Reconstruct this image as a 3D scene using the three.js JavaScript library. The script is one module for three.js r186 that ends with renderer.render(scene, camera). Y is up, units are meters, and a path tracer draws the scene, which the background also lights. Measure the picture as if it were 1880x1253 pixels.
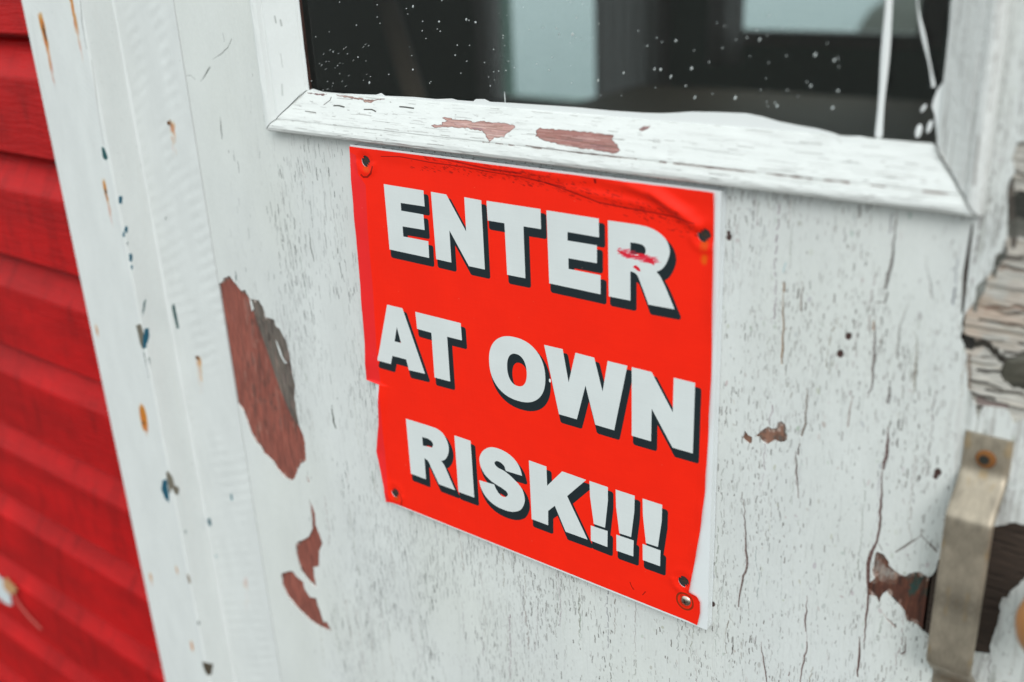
import * as THREE from 'three';
import { mergeGeometries } from 'three/addons/utils/BufferGeometryUtils.js';

// ------------------------------------------------------------------ camera, sky, sun, exposure
const scene = new THREE.Scene();
const EYE = new THREE.Vector3(0, 1.4, 0.526);
const FPX = 1901, CX = 940, CY = 626.5;                       // the photograph's lens in its own pixels
const camera = new THREE.PerspectiveCamera(36.48, 1024 / 682, 0.02, 2000);
camera.position.copy(EYE);
camera.rotation.order = 'YXZ';
camera.rotation.set(THREE.MathUtils.degToRad(-21.99), THREE.MathUtils.degToRad(38.936), THREE.MathUtils.degToRad(-2.735));
camera.updateMatrixWorld(true);
camera.focus = 0.725;
camera.userData.fStop = 3.6;

const renderer = new THREE.WebGLRenderer({ antialias: true });
renderer.setSize(1024, 682);
renderer.toneMapping = THREE.LinearToneMapping;
renderer.toneMappingExposure = 1.29;
renderer.shadowMap.enabled = true;

// overcast sky
{
  const w = 512, h = 256, d = new Float32Array(w * h * 4);
  for (let j = 0; j < h; j++) for (let i = 0; i < w; i++) {
    const el = (j / (h - 1) - 0.5) * Math.PI, s = Math.max(0, Math.sin(el)), a = i / w * Math.PI * 2;
    const cl = 1 + 0.05 * Math.sin(a * 3 + 1.3 + 2 * s) * Math.cos(el * 5 + Math.sin(a * 2)) + 0.03 * Math.sin(a * 7 + el * 11);
    const L = 1.2 * (0.58 + 0.56 * s) * cl, o = (j * w + i) * 4;
    d[o] = L * 0.9; d[o + 1] = L * 1.0; d[o + 2] = L * 1.02; d[o + 3] = 1;
  }
  const t = new THREE.DataTexture(d, w, h, THREE.RGBAFormat, THREE.FloatType);
  t.mapping = THREE.EquirectangularReflectionMapping; t.magFilter = t.minFilter = THREE.LinearFilter; t.needsUpdate = true;
  scene.background = t; scene.environment = t;
}
const sun = new THREE.DirectionalLight(new THREE.Color(1, 0.985, 0.965), 1.1);
sun.position.set(3.6, 5.4, 4.4); sun.target.position.set(-0.4, 1, 0);
sun.castShadow = true; sun.shadow.radius = 45; sun.shadow.mapSize.set(2048, 2048);
Object.assign(sun.shadow.camera, { left: -3, right: 3, top: 3, bottom: -3, near: 0.5, far: 20 });
scene.add(sun, sun.target);

// ------------------------------------------------------------------ helpers
let seed = 20481;
const rnd = () => { seed = (seed + 0x6d2b79f5) | 0; let t = Math.imul(seed ^ (seed >>> 15), 1 | seed); t = (t + Math.imul(t ^ (t >>> 7), 61 | t)) ^ t; return ((t ^ (t >>> 14)) >>> 0) / 4294967296; };
const rr = (a, b) => a + (b - a) * rnd();
const hash = (x, y) => { let h = Math.imul(x | 0, 374761393) + Math.imul(y | 0, 668265263); h = Math.imul(h ^ (h >>> 13), 1274126177); return ((h ^ (h >>> 16)) >>> 0) / 4294967296; };
const sm = (t) => t * t * (3 - 2 * t);
function noise(x, y) { const i = Math.floor(x), j = Math.floor(y), u = sm(x - i), v = sm(y - j); const a = hash(i, j), b = hash(i + 1, j), c = hash(i, j + 1), e = hash(i + 1, j + 1); return a + (b - a) * u + (c - a) * v + (a - b - c + e) * u * v; }
const fbm = (x, y, n = 4) => { let s = 0, a = 0.5, t = 0; for (let k = 0; k < n; k++) { s += a * noise(x, y); t += a; a *= 0.5; x = x * 2.03 + 17.1; y = y * 2.03 + 5.7; } return s / t; };
const ss = (a, b, x) => sm(Math.min(1, Math.max(0, (x - a) / (b - a))));
// a pixel of the photograph as a ray, met with a plane z = const, or x = const, or the plane through o with normal n
const q0 = camera.quaternion.clone();
const dir = (px, py) => new THREE.Vector3((px - CX) / FPX, -(py - CY) / FPX, -1).applyQuaternion(q0);
const onZ = (px, py, z = 0) => { const d = dir(px, py); return EYE.clone().addScaledVector(d, (z - EYE.z) / d.z); };
const onX = (px, py, x) => { const d = dir(px, py); return EYE.clone().addScaledVector(d, (x - EYE.x) / d.x); };
const onP = (px, py, o, n) => { const d = dir(px, py); return EYE.clone().addScaledVector(d, o.clone().sub(EYE).dot(n) / d.dot(n)); };
const zoom = (x0, y0, k, pts) => pts.map(([a, b]) => [x0 + a / k, y0 + b / k]);
const world = (pts, z = 0) => pts.map(([a, b]) => { const v = onZ(a, b, z); return [v.x, v.y]; });
const shape = (pts) => new THREE.Shape(pts.map(([a, b]) => new THREE.Vector2(a, b)));
const path = (pts) => new THREE.Path(pts.map(([a, b]) => new THREE.Vector2(a, b)));
// ragged outline: every edge split and jittered
function ragged(pts, step, amp) {
  const out = [];
  for (let i = 0; i < pts.length; i++) {
    const [ax, ay] = pts[i], [bx, by] = pts[(i + 1) % pts.length], L = Math.hypot(bx - ax, by - ay), n = Math.max(1, Math.round(L / step));
    for (let k = 0; k < n; k++) { const t = k / n, j = k ? amp : amp * 0.4; out.push([ax + (bx - ax) * t + rr(-j, j), ay + (by - ay) * t + rr(-j, j)]); }
  }
  return out;
}
const canvas = (w, h) => { const c = document.createElement('canvas'); c.width = w; c.height = h; return c; };
function tex(c, srgb, wrap = THREE.MirroredRepeatWrapping) { const t = new THREE.CanvasTexture(c); if (srgb) t.colorSpace = THREE.SRGBColorSpace; t.wrapS = t.wrapT = wrap; t.magFilter = THREE.LinearFilter; return t; }
function pixelsOf(c, fn) { const g = c.getContext('2d'), im = g.getImageData(0, 0, c.width, c.height), d = im.data; for (let y = 0, o = 0; y < c.height; y++) for (let x = 0; x < c.width; x++, o += 4) fn(d, o, x, y); g.putImageData(im, 0, 0); }
const mat = (o) => new THREE.MeshPhysicalMaterial(o);
const lin = (r, g, b) => new THREE.Color().setRGB(r, g, b);
const taken = {};
const numbered = (n) => { const k = taken[n] = (taken[n] ?? -1) + 1; return k ? n + '_' + String(k).padStart(3, '0') : n; };
function mesh(name, geo, m, parent) { const o = new THREE.Mesh(geo, m); o.name = parent ? name : numbered(name); o.castShadow = o.receiveShadow = true; (parent ?? scene).add(o); return o; }
function thing(name, label, category, group) { const g = new THREE.Group(); g.name = numbered(name); g.userData = { label, category }; if (group) g.userData.group = group; scene.add(g); return g; }
function structure(name, geo, m) { const o = mesh(name, geo, m); o.userData.kind = 'structure'; return o; }
const box = (x0, x1, y0, y1, z0, z1) => new THREE.BoxGeometry(x1 - x0, y1 - y0, z1 - z0).translate((x0 + x1) / 2, (y0 + y1) / 2, (z0 + z1) / 2);
// uv in metres from x and y (or any function of the vertex)
function uvBy(geo, fn) { const p = geo.attributes.position, u = new Float32Array(p.count * 2); for (let i = 0; i < p.count; i++) { const [a, b] = fn(p.getX(i), p.getY(i), p.getZ(i)); u[2 * i] = a; u[2 * i + 1] = b; } geo.setAttribute('uv', new THREE.BufferAttribute(u, 2)); return geo; }
// sweep a profile: place(point, t) gives the position; u along t, v along the profile's arc; corners sharper than `crease` degrees get their own normals
function sweep(prof, ts, place, uv, smooth = false) {
  const pos = [], uvs = [], arc = [0];
  for (let i = 1; i < prof.length; i++) arc[i] = arc[i - 1] + Math.hypot(prof[i][0] - prof[i - 1][0], prof[i][1] - prof[i - 1][1]);
  for (let i = 0; i + 1 < prof.length; i++) for (let k = 0; k + 1 < ts.length; k++) {
    const A = place(prof[i], ts[k], i), B = place(prof[i], ts[k + 1], i), C = place(prof[i + 1], ts[k + 1], i + 1), E = place(prof[i + 1], ts[k], i + 1);
    const a = uv(A, arc[i]), b = uv(B, arc[i]), c = uv(C, arc[i + 1]), e = uv(E, arc[i + 1]);
    pos.push(...A, ...B, ...C, ...A, ...C, ...E); uvs.push(...a, ...b, ...c, ...a, ...c, ...e);
  }
  const g = new THREE.BufferGeometry();
  g.setAttribute('position', new THREE.Float32BufferAttribute(pos, 3)); g.setAttribute('uv', new THREE.Float32BufferAttribute(uvs, 2)); g.computeVertexNormals();
  return g;
}
const cap = (prof, place) => { const v = prof.map(([a, b]) => new THREE.Vector2(a, b)), f = THREE.ShapeUtils.triangulateShape(v, []), pos = []; for (const t of f) for (const k of t) pos.push(...place(prof[k])); const g = new THREE.BufferGeometry(); g.setAttribute('position', new THREE.Float32BufferAttribute(pos, 3)); g.setAttribute('uv', new THREE.Float32BufferAttribute(new Float32Array(pos.length / 3 * 2), 2)); g.computeVertexNormals(); return g; };
const flat = (g) => { const n = g.index ? g.toNonIndexed() : g; for (const k of Object.keys(n.attributes)) if (!['position', 'normal', 'uv'].includes(k)) n.deleteAttribute(k); return n; };
const merged = (...gs) => mergeGeometries(gs.map(flat));

// ------------------------------------------------------------------ dimensions (metres; the door's face is z = 0)
const H = EYE.y;
const DOOR_L = -0.7605, DOOR_R = 0.0, JOINT = -0.1288;
const GX0 = -0.624, GX1 = -0.1545, GY0 = H - 0.1122, GY1 = GY0 + 0.62, GZ = -0.012;   // the glass
const MW = 0.030;                                                                 // width of the glazing moulding
const CASE_L = -0.9455, CASE_R = -0.849, CASE_Z = 0.031;

// ------------------------------------------------------------------ ground and water
{
  const c = canvas(512, 512);
  pixelsOf(c, (d, o, x, y) => { const n = 0.55 * fbm(x / 9, y / 9, 3) + 0.45 * noise(x / 2.2, y / 2.2), v = 48 + 62 * n; d[o] = v; d[o + 1] = v * 0.985; d[o + 2] = v * 0.94; d[o + 3] = 255; });
  const t = tex(c, true, THREE.RepeatWrapping), b = tex(c, false, THREE.RepeatWrapping);
  const g = uvBy(new THREE.PlaneGeometry(400, 204.2, 1, 1).rotateX(-Math.PI / 2).translate(0, 0, 97.9), (x, y, z) => [x / 0.9, z / 0.9]);
  structure('ground', g, mat({ map: t, bumpMap: b, bumpScale: 0.008, roughness: 0.95 }));
  const w = canvas(512, 512);
  pixelsOf(w, (d, o, x, y) => { const v = 255 * fbm(x / 26, y / 26, 5); d[o] = d[o + 1] = d[o + 2] = v; d[o + 3] = 255; });
  const wg = uvBy(new THREE.PlaneGeometry(1200, 900).rotateX(-Math.PI / 2).translate(0, -0.9, -454.2), (x, y, z) => [x / 6, z / 6]);
  structure('water', wg, mat({ color: lin(0.10, 0.15, 0.15), roughness: 0.12, bumpMap: tex(w, false), bumpScale: 0.05, ior: 1.33 }));
  for (const [x, z, a, h, label] of [[-5.9, -20, 1.5, 0.85, 'dark rock standing in pale water beyond the low wide pane']]) {
    const g2 = new THREE.IcosahedronGeometry(1, 4), p = g2.attributes.position; for (let i = 0; i < p.count; i++) { const X = p.getX(i), Y = p.getY(i), Z = p.getZ(i), k = 0.75 + 0.5 * fbm(X * 1.6 + 9 + x, Z * 1.6 + Y, 4); p.setXYZ(i, X * k * a, Y * k * h, Z * k * a); } g2.computeVertexNormals();
    const o = mesh('rock', g2.translate(x, -0.95, z), mat({ color: lin(0.07, 0.07, 0.06), roughness: 0.9 })); o.userData = { label, category: 'rock' };
  }
  structure('bank', box(-200, 200, -1.6, -0.004, -4.6, -4.2), mat({ color: lin(0.12, 0.11, 0.09), roughness: 1 }));
}

// ------------------------------------------------------------------ the shed: walls, roof, siding courses, windows in its far wall
const shed = thing('shed', 'red lap sided shed wall beside the white door casing', 'building');
{
  const inner = mat({ color: lin(0.24, 0.32, 0.28), roughness: 0.9 }), dark = mat({ color: lin(0.27, 0.2, 0.15), roughness: 0.85 });
  const X0 = -4.6, X1 = 1.6, ZB = -3.0, TOP = 2.45;
  const wall = (x0, x1, y0, y1, z0, z1, n = 'wall') => mesh(n, box(x0, x1, y0, y1, z0, z1), inner, shed);
  wall(X0, -0.8535, 0, TOP, -0.12, -0.014); wall(0.0935, X1, 0, TOP, -0.12, -0.014); wall(-0.8535, 0.0935, 2.1, TOP, -0.12, -0.014);
  wall(X0, X0 + 0.1, 0, TOP, ZB, -0.1205); wall(X1 - 0.1, X1, 0, TOP, ZB, -0.1205);
  mesh('floor', box(X0 + 0.1, X1 - 0.1, 0.004, 0.05, ZB, -0.1205), dark, shed);
  mesh('roof', box(X0 - 0.2, X1 + 0.2, TOP + 0.002, TOP + 0.12, ZB - 0.3, 0.12), mat({ color: lin(0.06, 0.06, 0.06), roughness: 0.9 }), shed);
  // far wall with two openings
  const W = [[-2.86, -2.06, 0.70, 2.05], [-1.78, -1.07, 1.0, 2.0]], zf = ZB, zb = ZB - 0.12;
  wall(X0, W[0][0], 0, TOP, zb, zf); wall(W[0][1], W[1][0], 0, TOP, zb, zf); wall(W[1][1], X1, 0, TOP, zb, zf);
  for (const [a, b, y0, y1] of W) { wall(a, b, 0, y0, zb, zf); wall(a, b, y1, TOP, zb, zf); }
  const fm = mat({ color: lin(0.34, 0.29, 0.29), roughness: 0.8 });
  for (const [a, b, y0, y1] of W) {
    const f = mesh('window', merged(box(a - 0.05, a + 0.03, y0 - 0.03, y1 + 0.05, zf + 0.002, zf + 0.03), box(b - 0.03, b + 0.05, y0 - 0.03, y1 + 0.05, zf + 0.002, zf + 0.03), box(a + 0.031, b - 0.031, y1 - 0.03, y1 + 0.05, zf + 0.002, zf + 0.03)), fm, shed);
    mesh('sill', box(a + 0.031, b - 0.031, y0 - 0.035, y0 + 0.012, zf + 0.002, zf + 0.05), fm, f);
    mesh('pane', box(a, b, y0, y1, zb + 0.05, zb + 0.054), mat({ color: lin(0.92, 0.95, 0.95), transmission: 1, thickness: 0, roughness: 0.02 }), f);
  }
  // siding: Dutch lap courses, lower two thirds flat, the top third sloping in under the next lip
  const gc = canvas(1024, 512);
  pixelsOf(gc, (d, o, x, y) => { const wv = 6 * noise(x / 90, y / 40); const n = fbm(x / 60, (y + wv) / 2.6, 3) * 0.7 + noise(x / 9, y / 1.6) * 0.3; d[o] = d[o + 1] = d[o + 2] = 255 * n; d[o + 3] = 255; });
  const gm = canvas(1024, 512);
  pixelsOf(gm, (d, o, x, y) => { const n = fbm(x / 120, y / 60, 4), g = noise(x / 40, y / 2); const v = 0.82 + 0.26 * n + 0.08 * g - 0.1 * ss(0.55, 0.8, fbm(x / 14, y / 90 + 7, 3)); d[o] = 176 * v; d[o + 1] = 17 * v; d[o + 2] = 19 * v; d[o + 3] = 255; });
  const red = mat({ map: tex(gm, true), bumpMap: tex(gc, false), bumpScale: 0.0009, roughness: 0.55, specularIntensity: 0.35 });
  const EXP = 0.1176, LIP0 = H - 0.0765;
  const prof = [[0.0015, -0.0125], [0, 0.012], [0, 0.0195], [0.002, 0.021], [0.006, 0.0209], [0.0755, 0.0206], [0.0780, 0.0200], [0.0800, 0.0186], [0.1080, -0.0010], [0.1095, -0.0050], [0.1100, -0.0125], [0.1195, -0.0125]];
  for (const [x0, x1] of [[-2.6, -0.9465], [0.1865, 1.5]]) for (let i = 8; i > -12; i--) {
    const y = LIP0 + i * EXP; if (y + EXP > 2.44 || y < 0.02) continue;
    const g = sweep(prof, [x0, x1], (p, t) => [t, y + p[0], p[1]], (P, s) => [P[0] / 0.5, (s + i * 0.171) / 0.25]);
    mesh('siding_board', g, red, shed);
  }
  // the tear in one course: a pale split edge with a strip of plastic hanging from it
  const board = shed.children.filter((o) => o.name === 'siding_board')[0];
  const pale = mat({ color: lin(0.62, 0.66, 0.68), roughness: 0.6, side: THREE.DoubleSide }), tan = mat({ color: lin(0.5, 0.27, 0.12), roughness: 0.8, side: THREE.DoubleSide });
  const z = 0.0215, poly = (pts) => new THREE.ExtrudeGeometry(shape(world(pts, z)), { depth: 0.0015, bevelEnabled: false }).translate(0, 0, z);
  mesh('torn_edge', poly([[-22, 1052], [-4, 1056], [6, 1066], [17, 1078], [19, 1093], [22, 1112], [12, 1108], [-8, 1092], [-26, 1086]]), pale, board);
  mesh('torn_fibre', poly([[8, 1064], [14, 1060], [20, 1068], [27, 1074], [33, 1083], [28, 1090], [18, 1088], [10, 1078]]).translate(0, 0, 0.0016), tan, board);
  mesh('hanging_strip', new THREE.TubeGeometry(new THREE.CatmullRomCurve3([[24, 1090], [33, 1108], [52, 1132], [75, 1156]].map(([a, b], i) => onZ(a, b, z + [0.001, 0.004, 0.005, 0.002][i]))), 16, 0.0014, 5), mat({ color: lin(0.5, 0.09, 0.07), roughness: 0.5 }), board);
}

// curtains drawn to the sides of the far windows
{
  const cloth = mat({ color: lin(0.42, 0.38, 0.38), roughness: 1, transmission: 0.4, thickness: 0, side: THREE.DoubleSide });
  const drape = (x0, x1, y0, y1, z, n, label) => {
    const t = thing('curtain', label, 'curtain'), prof = []; for (let i = 0; i <= n * 8; i++) prof.push([x0 + (x1 - x0) * i / (n * 8), z + 0.022 * Math.sin(i / 8 * 2 * Math.PI + x0) * (0.8 + 0.4 * noise(i * 0.3, x0))]);
    const ys = [0, 0.3, 0.7, 1].map((k) => y0 + (y1 - y0) * k);
    mesh('cloth', sweep(prof, ys, (p, y) => [p[0], y, p[1]], (P, s) => [s, P[1]]), cloth, t);
    mesh('rod', new THREE.CylinderGeometry(0.008, 0.008, x1 - x0 + 0.06, 10).rotateZ(Math.PI / 2).translate((x0 + x1) / 2, y1 + 0.008, z), mat({ color: lin(0.2, 0.15, 0.1), roughness: 0.6 }), t);
  };
  drape(-2.30, -2.03, 0.62, 2.1, -2.9, 5, 'grey curtain bunched beside the tall bright pane behind the door glass');
  drape(-2.9, -2.775, 0.62, 2.1, -2.9, 2, 'narrow grey curtain gathered at the hinge side of the tall bright pane');
  drape(-1.82, -1.68, 0.9, 2.05, -2.9, 2, 'short grey curtain at the edge of the low wide pane');
}

// a bench and a leaning pole in the dark of the shed
{
  const wood = mat({ color: lin(0.27, 0.19, 0.13), roughness: 0.7 });
  const t = thing('workbench', 'brown wooden workbench in the dark room behind the door glass', 'bench');
  mesh('benchtop', box(-1.95, -0.35, 0.80, 0.85, -2.7, -1.5), wood, t);
  for (const [x, z] of [[-1.9, -2.65], [-0.46, -2.65], [-1.9, -1.6], [-0.46, -1.6]]) mesh('leg', box(x, x + 0.07, 0.051, 0.799, z, z + 0.07), wood, t);
  const a = onZ(690, -60, -1.0), b = onZ(775, 230, -0.75), g = new THREE.CylinderGeometry(0.02, 0.024, 1, 12), d = b.clone().sub(a).normalize(), top = a.clone().addScaledVector(d, -0.35), L = (top.y - 0.052) / -d.y, end = top.clone().addScaledVector(d, L);
  g.scale(1, L, 1).applyQuaternion(new THREE.Quaternion().setFromUnitVectors(new THREE.Vector3(0, -1, 0), d)).translate((top.x + end.x) / 2, (top.y + end.y) / 2, (top.z + end.z) / 2);
  const p = mesh('wooden_pole', g, mat({ color: lin(0.3, 0.22, 0.17), roughness: 0.7 })); p.userData = { label: 'slanting brown wooden pole dimly seen behind the speckled door glass', category: 'pole' };
}

// ------------------------------------------------------------------ door frame: casing, jamb board, caulk, rusty nails
const frame = thing('door_frame', 'white painted wooden door frame with rust stained nails beside red siding', 'door frame');
{
  // casing texture: u = distance from the outer edge of the face, going on round the corner; 1 unit of canvas = 0.14 m x 0.85 m
  const CW = 512, CH = 2048, UW = 0.16, Y0 = H - 0.86, UH = 0.9;
  const c = canvas(CW, CH), g = c.getContext('2d'), b = canvas(CW, CH), gb = b.getContext('2d');
  g.fillStyle = 'rgb(224,226,224)'; g.fillRect(0, 0, CW, CH); gb.fillStyle = 'rgb(150,150,150)'; gb.fillRect(0, 0, CW, CH);
  const U = (u, y) => [u / UW * CW, (1 - (y - Y0) / UH) * CH];
  const A = (px, py) => { const v = onZ(px, py, CASE_Z); return U(v.x - CASE_L, v.y); };
  const B = (px, py) => { const v = onX(px, py, CASE_R); return U(CASE_R - CASE_L + (CASE_Z - v.z), v.y); };
  const fillPoly = (pts, col, cut = true) => { for (const [k, s] of [[g, col], [gb, 'rgb(90,90,90)']]) { if (k === gb && !cut) continue; k.fillStyle = s; k.beginPath(); pts.forEach(([x, y], i) => i ? k.lineTo(x, y) : k.moveTo(x, y)); k.fill(); } };
  pixelsOf(c, (d, o, x, y) => { const n = fbm(x / 40, y / 90, 4), f = noise(x / 2.5, y / 7), v = 0.965 + 0.05 * n - 0.02 * f; d[o] *= v; d[o + 1] *= v; d[o + 2] *= v; });
  // rust stains
  const rust = (P, px, py, len, w, strong) => { const [x, y] = P(px, py); len *= 0.55; const ph = rnd() * 40; for (let k = 0; k < 130; k++) { const t = Math.pow(rnd(), 1.5), yy = y + t * len - 8 + rr(-5, 5), ww = w * (1 - 0.7 * t) * (0.5 + 0.9 * noise(t * 5 + ph, ph)) + 1; g.fillStyle = `rgba(${190 + rr(-20, 30) | 0},${110 + rr(-20, 40) * (0.6 + t) | 0},${30 + 90 * t | 0},${Math.min(1, strong * 0.24 * (1 - t * 0.75))})`; g.beginPath(); g.ellipse(x + rr(-1, 1) * ww * 0.8 + t * 3 * Math.sin(ph), yy, ww * rr(0.15, 0.6), ww * rr(0.4, 2.0), rr(-0.3, 0.3), 0, 7); g.fill(); } };
  rust(A, 78, 50, 250, 12, 1.3); rust(A, 130, 0, 230, 10, 0.9); rust(A, 192, 345, 170, 9, 0.7); rust(A, 264, 770, 80, 15, 1.8); rust(A, 178, 610, 40, 5, 0.4); rust(A, 277, 1062, 60, 6, 0.5); rust(A, 352, 1188, 40, 6, 0.8); rust(A, 325, 1050, 30, 6, 0.3);
  for (let k = 0; k < 120; k++) { const [x, y] = A(rr(150, 250), 0); const yy = rr(0, CH); g.strokeStyle = `rgba(205,180,150,${rr(0.02, 0.06)})`; g.lineWidth = rr(1, 4); g.beginPath(); g.moveTo(x, yy); g.lineTo(x + rr(-3, 3), yy + rr(30, 120)); g.stroke(); }
  const spot = (P, px, py, w, h, col, a = 1) => { const [x, y] = P(px, py); g.fillStyle = col; gb.fillStyle = 'rgb(80,80,80)'; for (const k of [g, gb]) { k.globalAlpha = k === g ? a : 1; k.beginPath(); k.ellipse(x, y, w, h, 0.1, 0, 7); k.fill(); k.globalAlpha = 1; } };
  spot(A, 81, 58, 4, 17, 'rgb(70,42,20)'); spot(A, 84, 66, 3.5, 12, 'rgb(120,62,18)', 0.8);
  spot(A, 263, 780, 8, 17, 'rgb(205,112,18)', 0.9); spot(A, 262, 778, 4, 9, 'rgb(160,80,20)', 0.8);
  spot(A, 194, 355, 3, 12, 'rgb(95,70,50)'); spot(A, 196, 362, 3, 8, 'rgb(190,110,50)', 0.8); spot(A, 352, 1190, 3, 9, 'rgb(226,150,70)', 0.9); spot(A, 276, 1064, 3, 7, 'rgb(228,170,120)', 0.7);
  // teal and grey chips along the arris
  const teal = 'rgb(12,82,104)', grey = 'rgb(112,105,92)', deep = 'rgb(40,62,64)';
  const chip = (pts, col, P = A) => { const q = pts.map(([x, y]) => P(x, y)), mx = q.reduce((a, e) => a + e[0], 0) / q.length, my = q.reduce((a, e) => a + e[1], 0) / q.length; fillPoly(ragged(q.map(([x, y]) => [mx + (x - mx) * 1.35, my + (y - my) * 1.15]), 6, 1.9), col); };
  chip([[187, 272], [191, 273], [196, 288], [195, 292], [190, 290]], 'rgb(24,78,80)');
  chip([[219, 361], [223, 362], [223, 374], [218, 374]], teal, B);
  chip([[230, 416], [233, 418], [232, 427], [228, 424]], teal, B); chip([[224, 427], [227, 429], [226, 437], [223, 434]], teal, B);
  chip([[236, 468], [241, 468], [241, 480], [236, 478]], teal, B); chip([[239, 488], [243, 488], [241, 496]], teal, B); chip([[232, 445], [234, 446], [233, 452]], deep, B);
  chip([[251, 600], [257, 599], [261, 615], [262, 640], [257, 628]], grey); chip([[262, 620], [265, 606], [271, 606], [271, 622], [266, 638], [261, 641]], teal, B);
  chip([[260, 655], [263, 655], [269, 690], [270, 697]], 'rgb(70,82,78)', B); chip([[271, 657], [274, 660], [277, 675]], deep, B);
  chip([[299, 885], [304, 882], [308, 905], [309, 921], [303, 914], [298, 900]], teal); chip([[304, 880], [309, 871], [316, 880], [318, 892], [325, 897], [325, 908], [319, 906], [314, 898], [311, 912], [308, 905]], grey, B);
  chip([[373, 1218], [378, 1219], [386, 1233], [385, 1243], [379, 1238], [375, 1228]], 'rgb(74,64,50)', A); chip([[362, 1143], [365, 1143], [366, 1149], [362, 1148]], 'rgb(70,78,76)', B);
  chip([[341, 1061], [345, 1060], [348, 1072], [345, 1074]], 'rgb(120,95,70)', B); chip([[339, 975], [341, 975], [343, 985]], 'rgb(60,84,84)', B);
  chip([[264, 555], [267, 552], [265, 566], [262, 580]], 'rgb(60,90,92)', B);
  // hairlines along the arris and scuffs
  const line = (P, pts, w, col) => { for (const [k, s] of [[g, col], [gb, 'rgba(70,70,70,0.8)']]) { k.strokeStyle = s; k.lineWidth = w; k.beginPath(); pts.forEach(([x, y], i) => { const [a, d] = P(x, y); i ? k.lineTo(a + rr(-1, 1), d) : k.moveTo(a, d); }); k.stroke(); } };
  line(A, [[145, 0], [150, 40], [155, 70], [159, 90]], 2.2, 'rgba(90,90,90,0.65)'); line(A, [[166, 110], [175, 170], [180, 205], [190, 268]], 1.8, 'rgba(120,110,105,0.5)');
  line(A, [[56, 20], [62, 60], [80, 170], [95, 260], [105, 330]], 1.6, 'rgba(110,120,115,0.25)');
  for (let k = 0; k < 160; k++) { const P = rnd() < 0.45 ? A : B, u = P === A ? rr(4, 90) : rr(100, 127), x = u / 1000 / UW * CW, y = Math.pow(rnd(), 1.5) * CH * 0.9; g.strokeStyle = `rgba(110,115,112,${rr(0.1, 0.4)})`; g.lineWidth = rr(0.6, 1.5); g.beginPath(); g.moveTo(x, y); g.lineTo(x + rr(-5, 5), y + rr(-3, 9)); g.stroke(); }
  for (let k = 0; k < 3000; k++) { const x = rr(0, CW), y = rr(0, CH); gb.strokeStyle = `rgba(${rnd() < 0.5 ? 90 : 205},${rnd() < 0.5 ? 90 : 205},150,0.08)`; gb.lineWidth = rr(1, 4); gb.beginPath(); gb.moveTo(x, y); gb.lineTo(x + rr(-3, 3), y + rr(30, 160)); gb.stroke(); }
  // shallow saw marks on the face
  pixelsOf(b, (d, o, x, y) => { const u = x / CW * UW, yy = y / CH * UH; const r = Math.sin((yy - u * 0.75) * 2 * Math.PI / 0.0062 + 3 * noise(x / 60, y / 60)) * ss(0.3, 0.6, noise(x / 90 + 3, y / 150)); const v = d[o] + 10 * r * (u < 0.096 ? 1 : 0.2) + 10 * (noise(x / 3, y / 8) - 0.5); d[o] = d[o + 1] = d[o + 2] = v; });
  const cm = mat({ map: tex(c, true), bumpMap: tex(b, false), bumpScale: 0.0009, roughness: 0.55 });
  const W = CASE_R - CASE_L, r = 0.0022;
  const prof = [[0, -0.003], [0, CASE_Z - r], [r * 0.3, CASE_Z - r * 0.3], [r, CASE_Z], [W - r, CASE_Z], [W - r * 0.3, CASE_Z - r * 0.3], [W, CASE_Z - r], [W, -0.003]];
  const arcOf = (p) => p[1] >= CASE_Z - r * 0.31 ? p[0] : p[0] < 0.01 ? p[0] : W + CASE_Z - p[1];
  const casing = (x0, flip) => { const g2 = sweep(prof, [0.0, 2.19], (p, t) => [flip ? x0 - p[0] : x0 + p[0], t, p[1]], (P, s) => { const p0 = flip ? x0 - P[0] : P[0] - x0; return [arcOf([p0, P[2]]) / UW, (P[1] - Y0) / UH]; }); if (flip) { const a = g2.attributes; for (const k of Object.values(a)) { const n = k.itemSize; for (let i = 0; i < k.count; i += 3) for (let j = 0; j < n; j++) { const t = k.array[(i + 1) * n + j]; k.array[(i + 1) * n + j] = k.array[(i + 2) * n + j]; k.array[(i + 2) * n + j] = t; } } g2.computeVertexNormals(); } return g2; };
  mesh('casing_board', casing(CASE_L, false), cm, frame).userData.label = 'wide white casing board with rust streaks and teal chips along its edge';
  mesh('casing_board', casing(0.0885 + W, true), cm, frame);
  mesh('head_casing', box(CASE_L, 0.0885 + W, 2.192, 2.29, -0.003, CASE_Z), mat({ color: lin(0.76, 0.77, 0.76), roughness: 0.55 }), frame);

  // jamb board with slanting saw ridges
  const jc = canvas(512, 2048), jg = jc.getContext('2d'), jb = canvas(512, 2048), JX = -0.8515, JW = 0.092;
  jg.fillStyle = 'rgb(223,225,223)'; jg.fillRect(0, 0, 512, 2048);
  const J = (px, py) => { const v = onZ(px, py, -0.0006); return [(v.x - JX) / 0.1 * 512, (1 - (v.y - Y0) / UH) * 2048]; };
  pixelsOf(jc, (d, o, x, y) => { const v = 0.955 + 0.05 * fbm(x / 60, y / 60, 4) - 0.015 * noise(x / 2, y / 5); d[o] *= v; d[o + 1] *= v; d[o + 2] *= v; });
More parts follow.
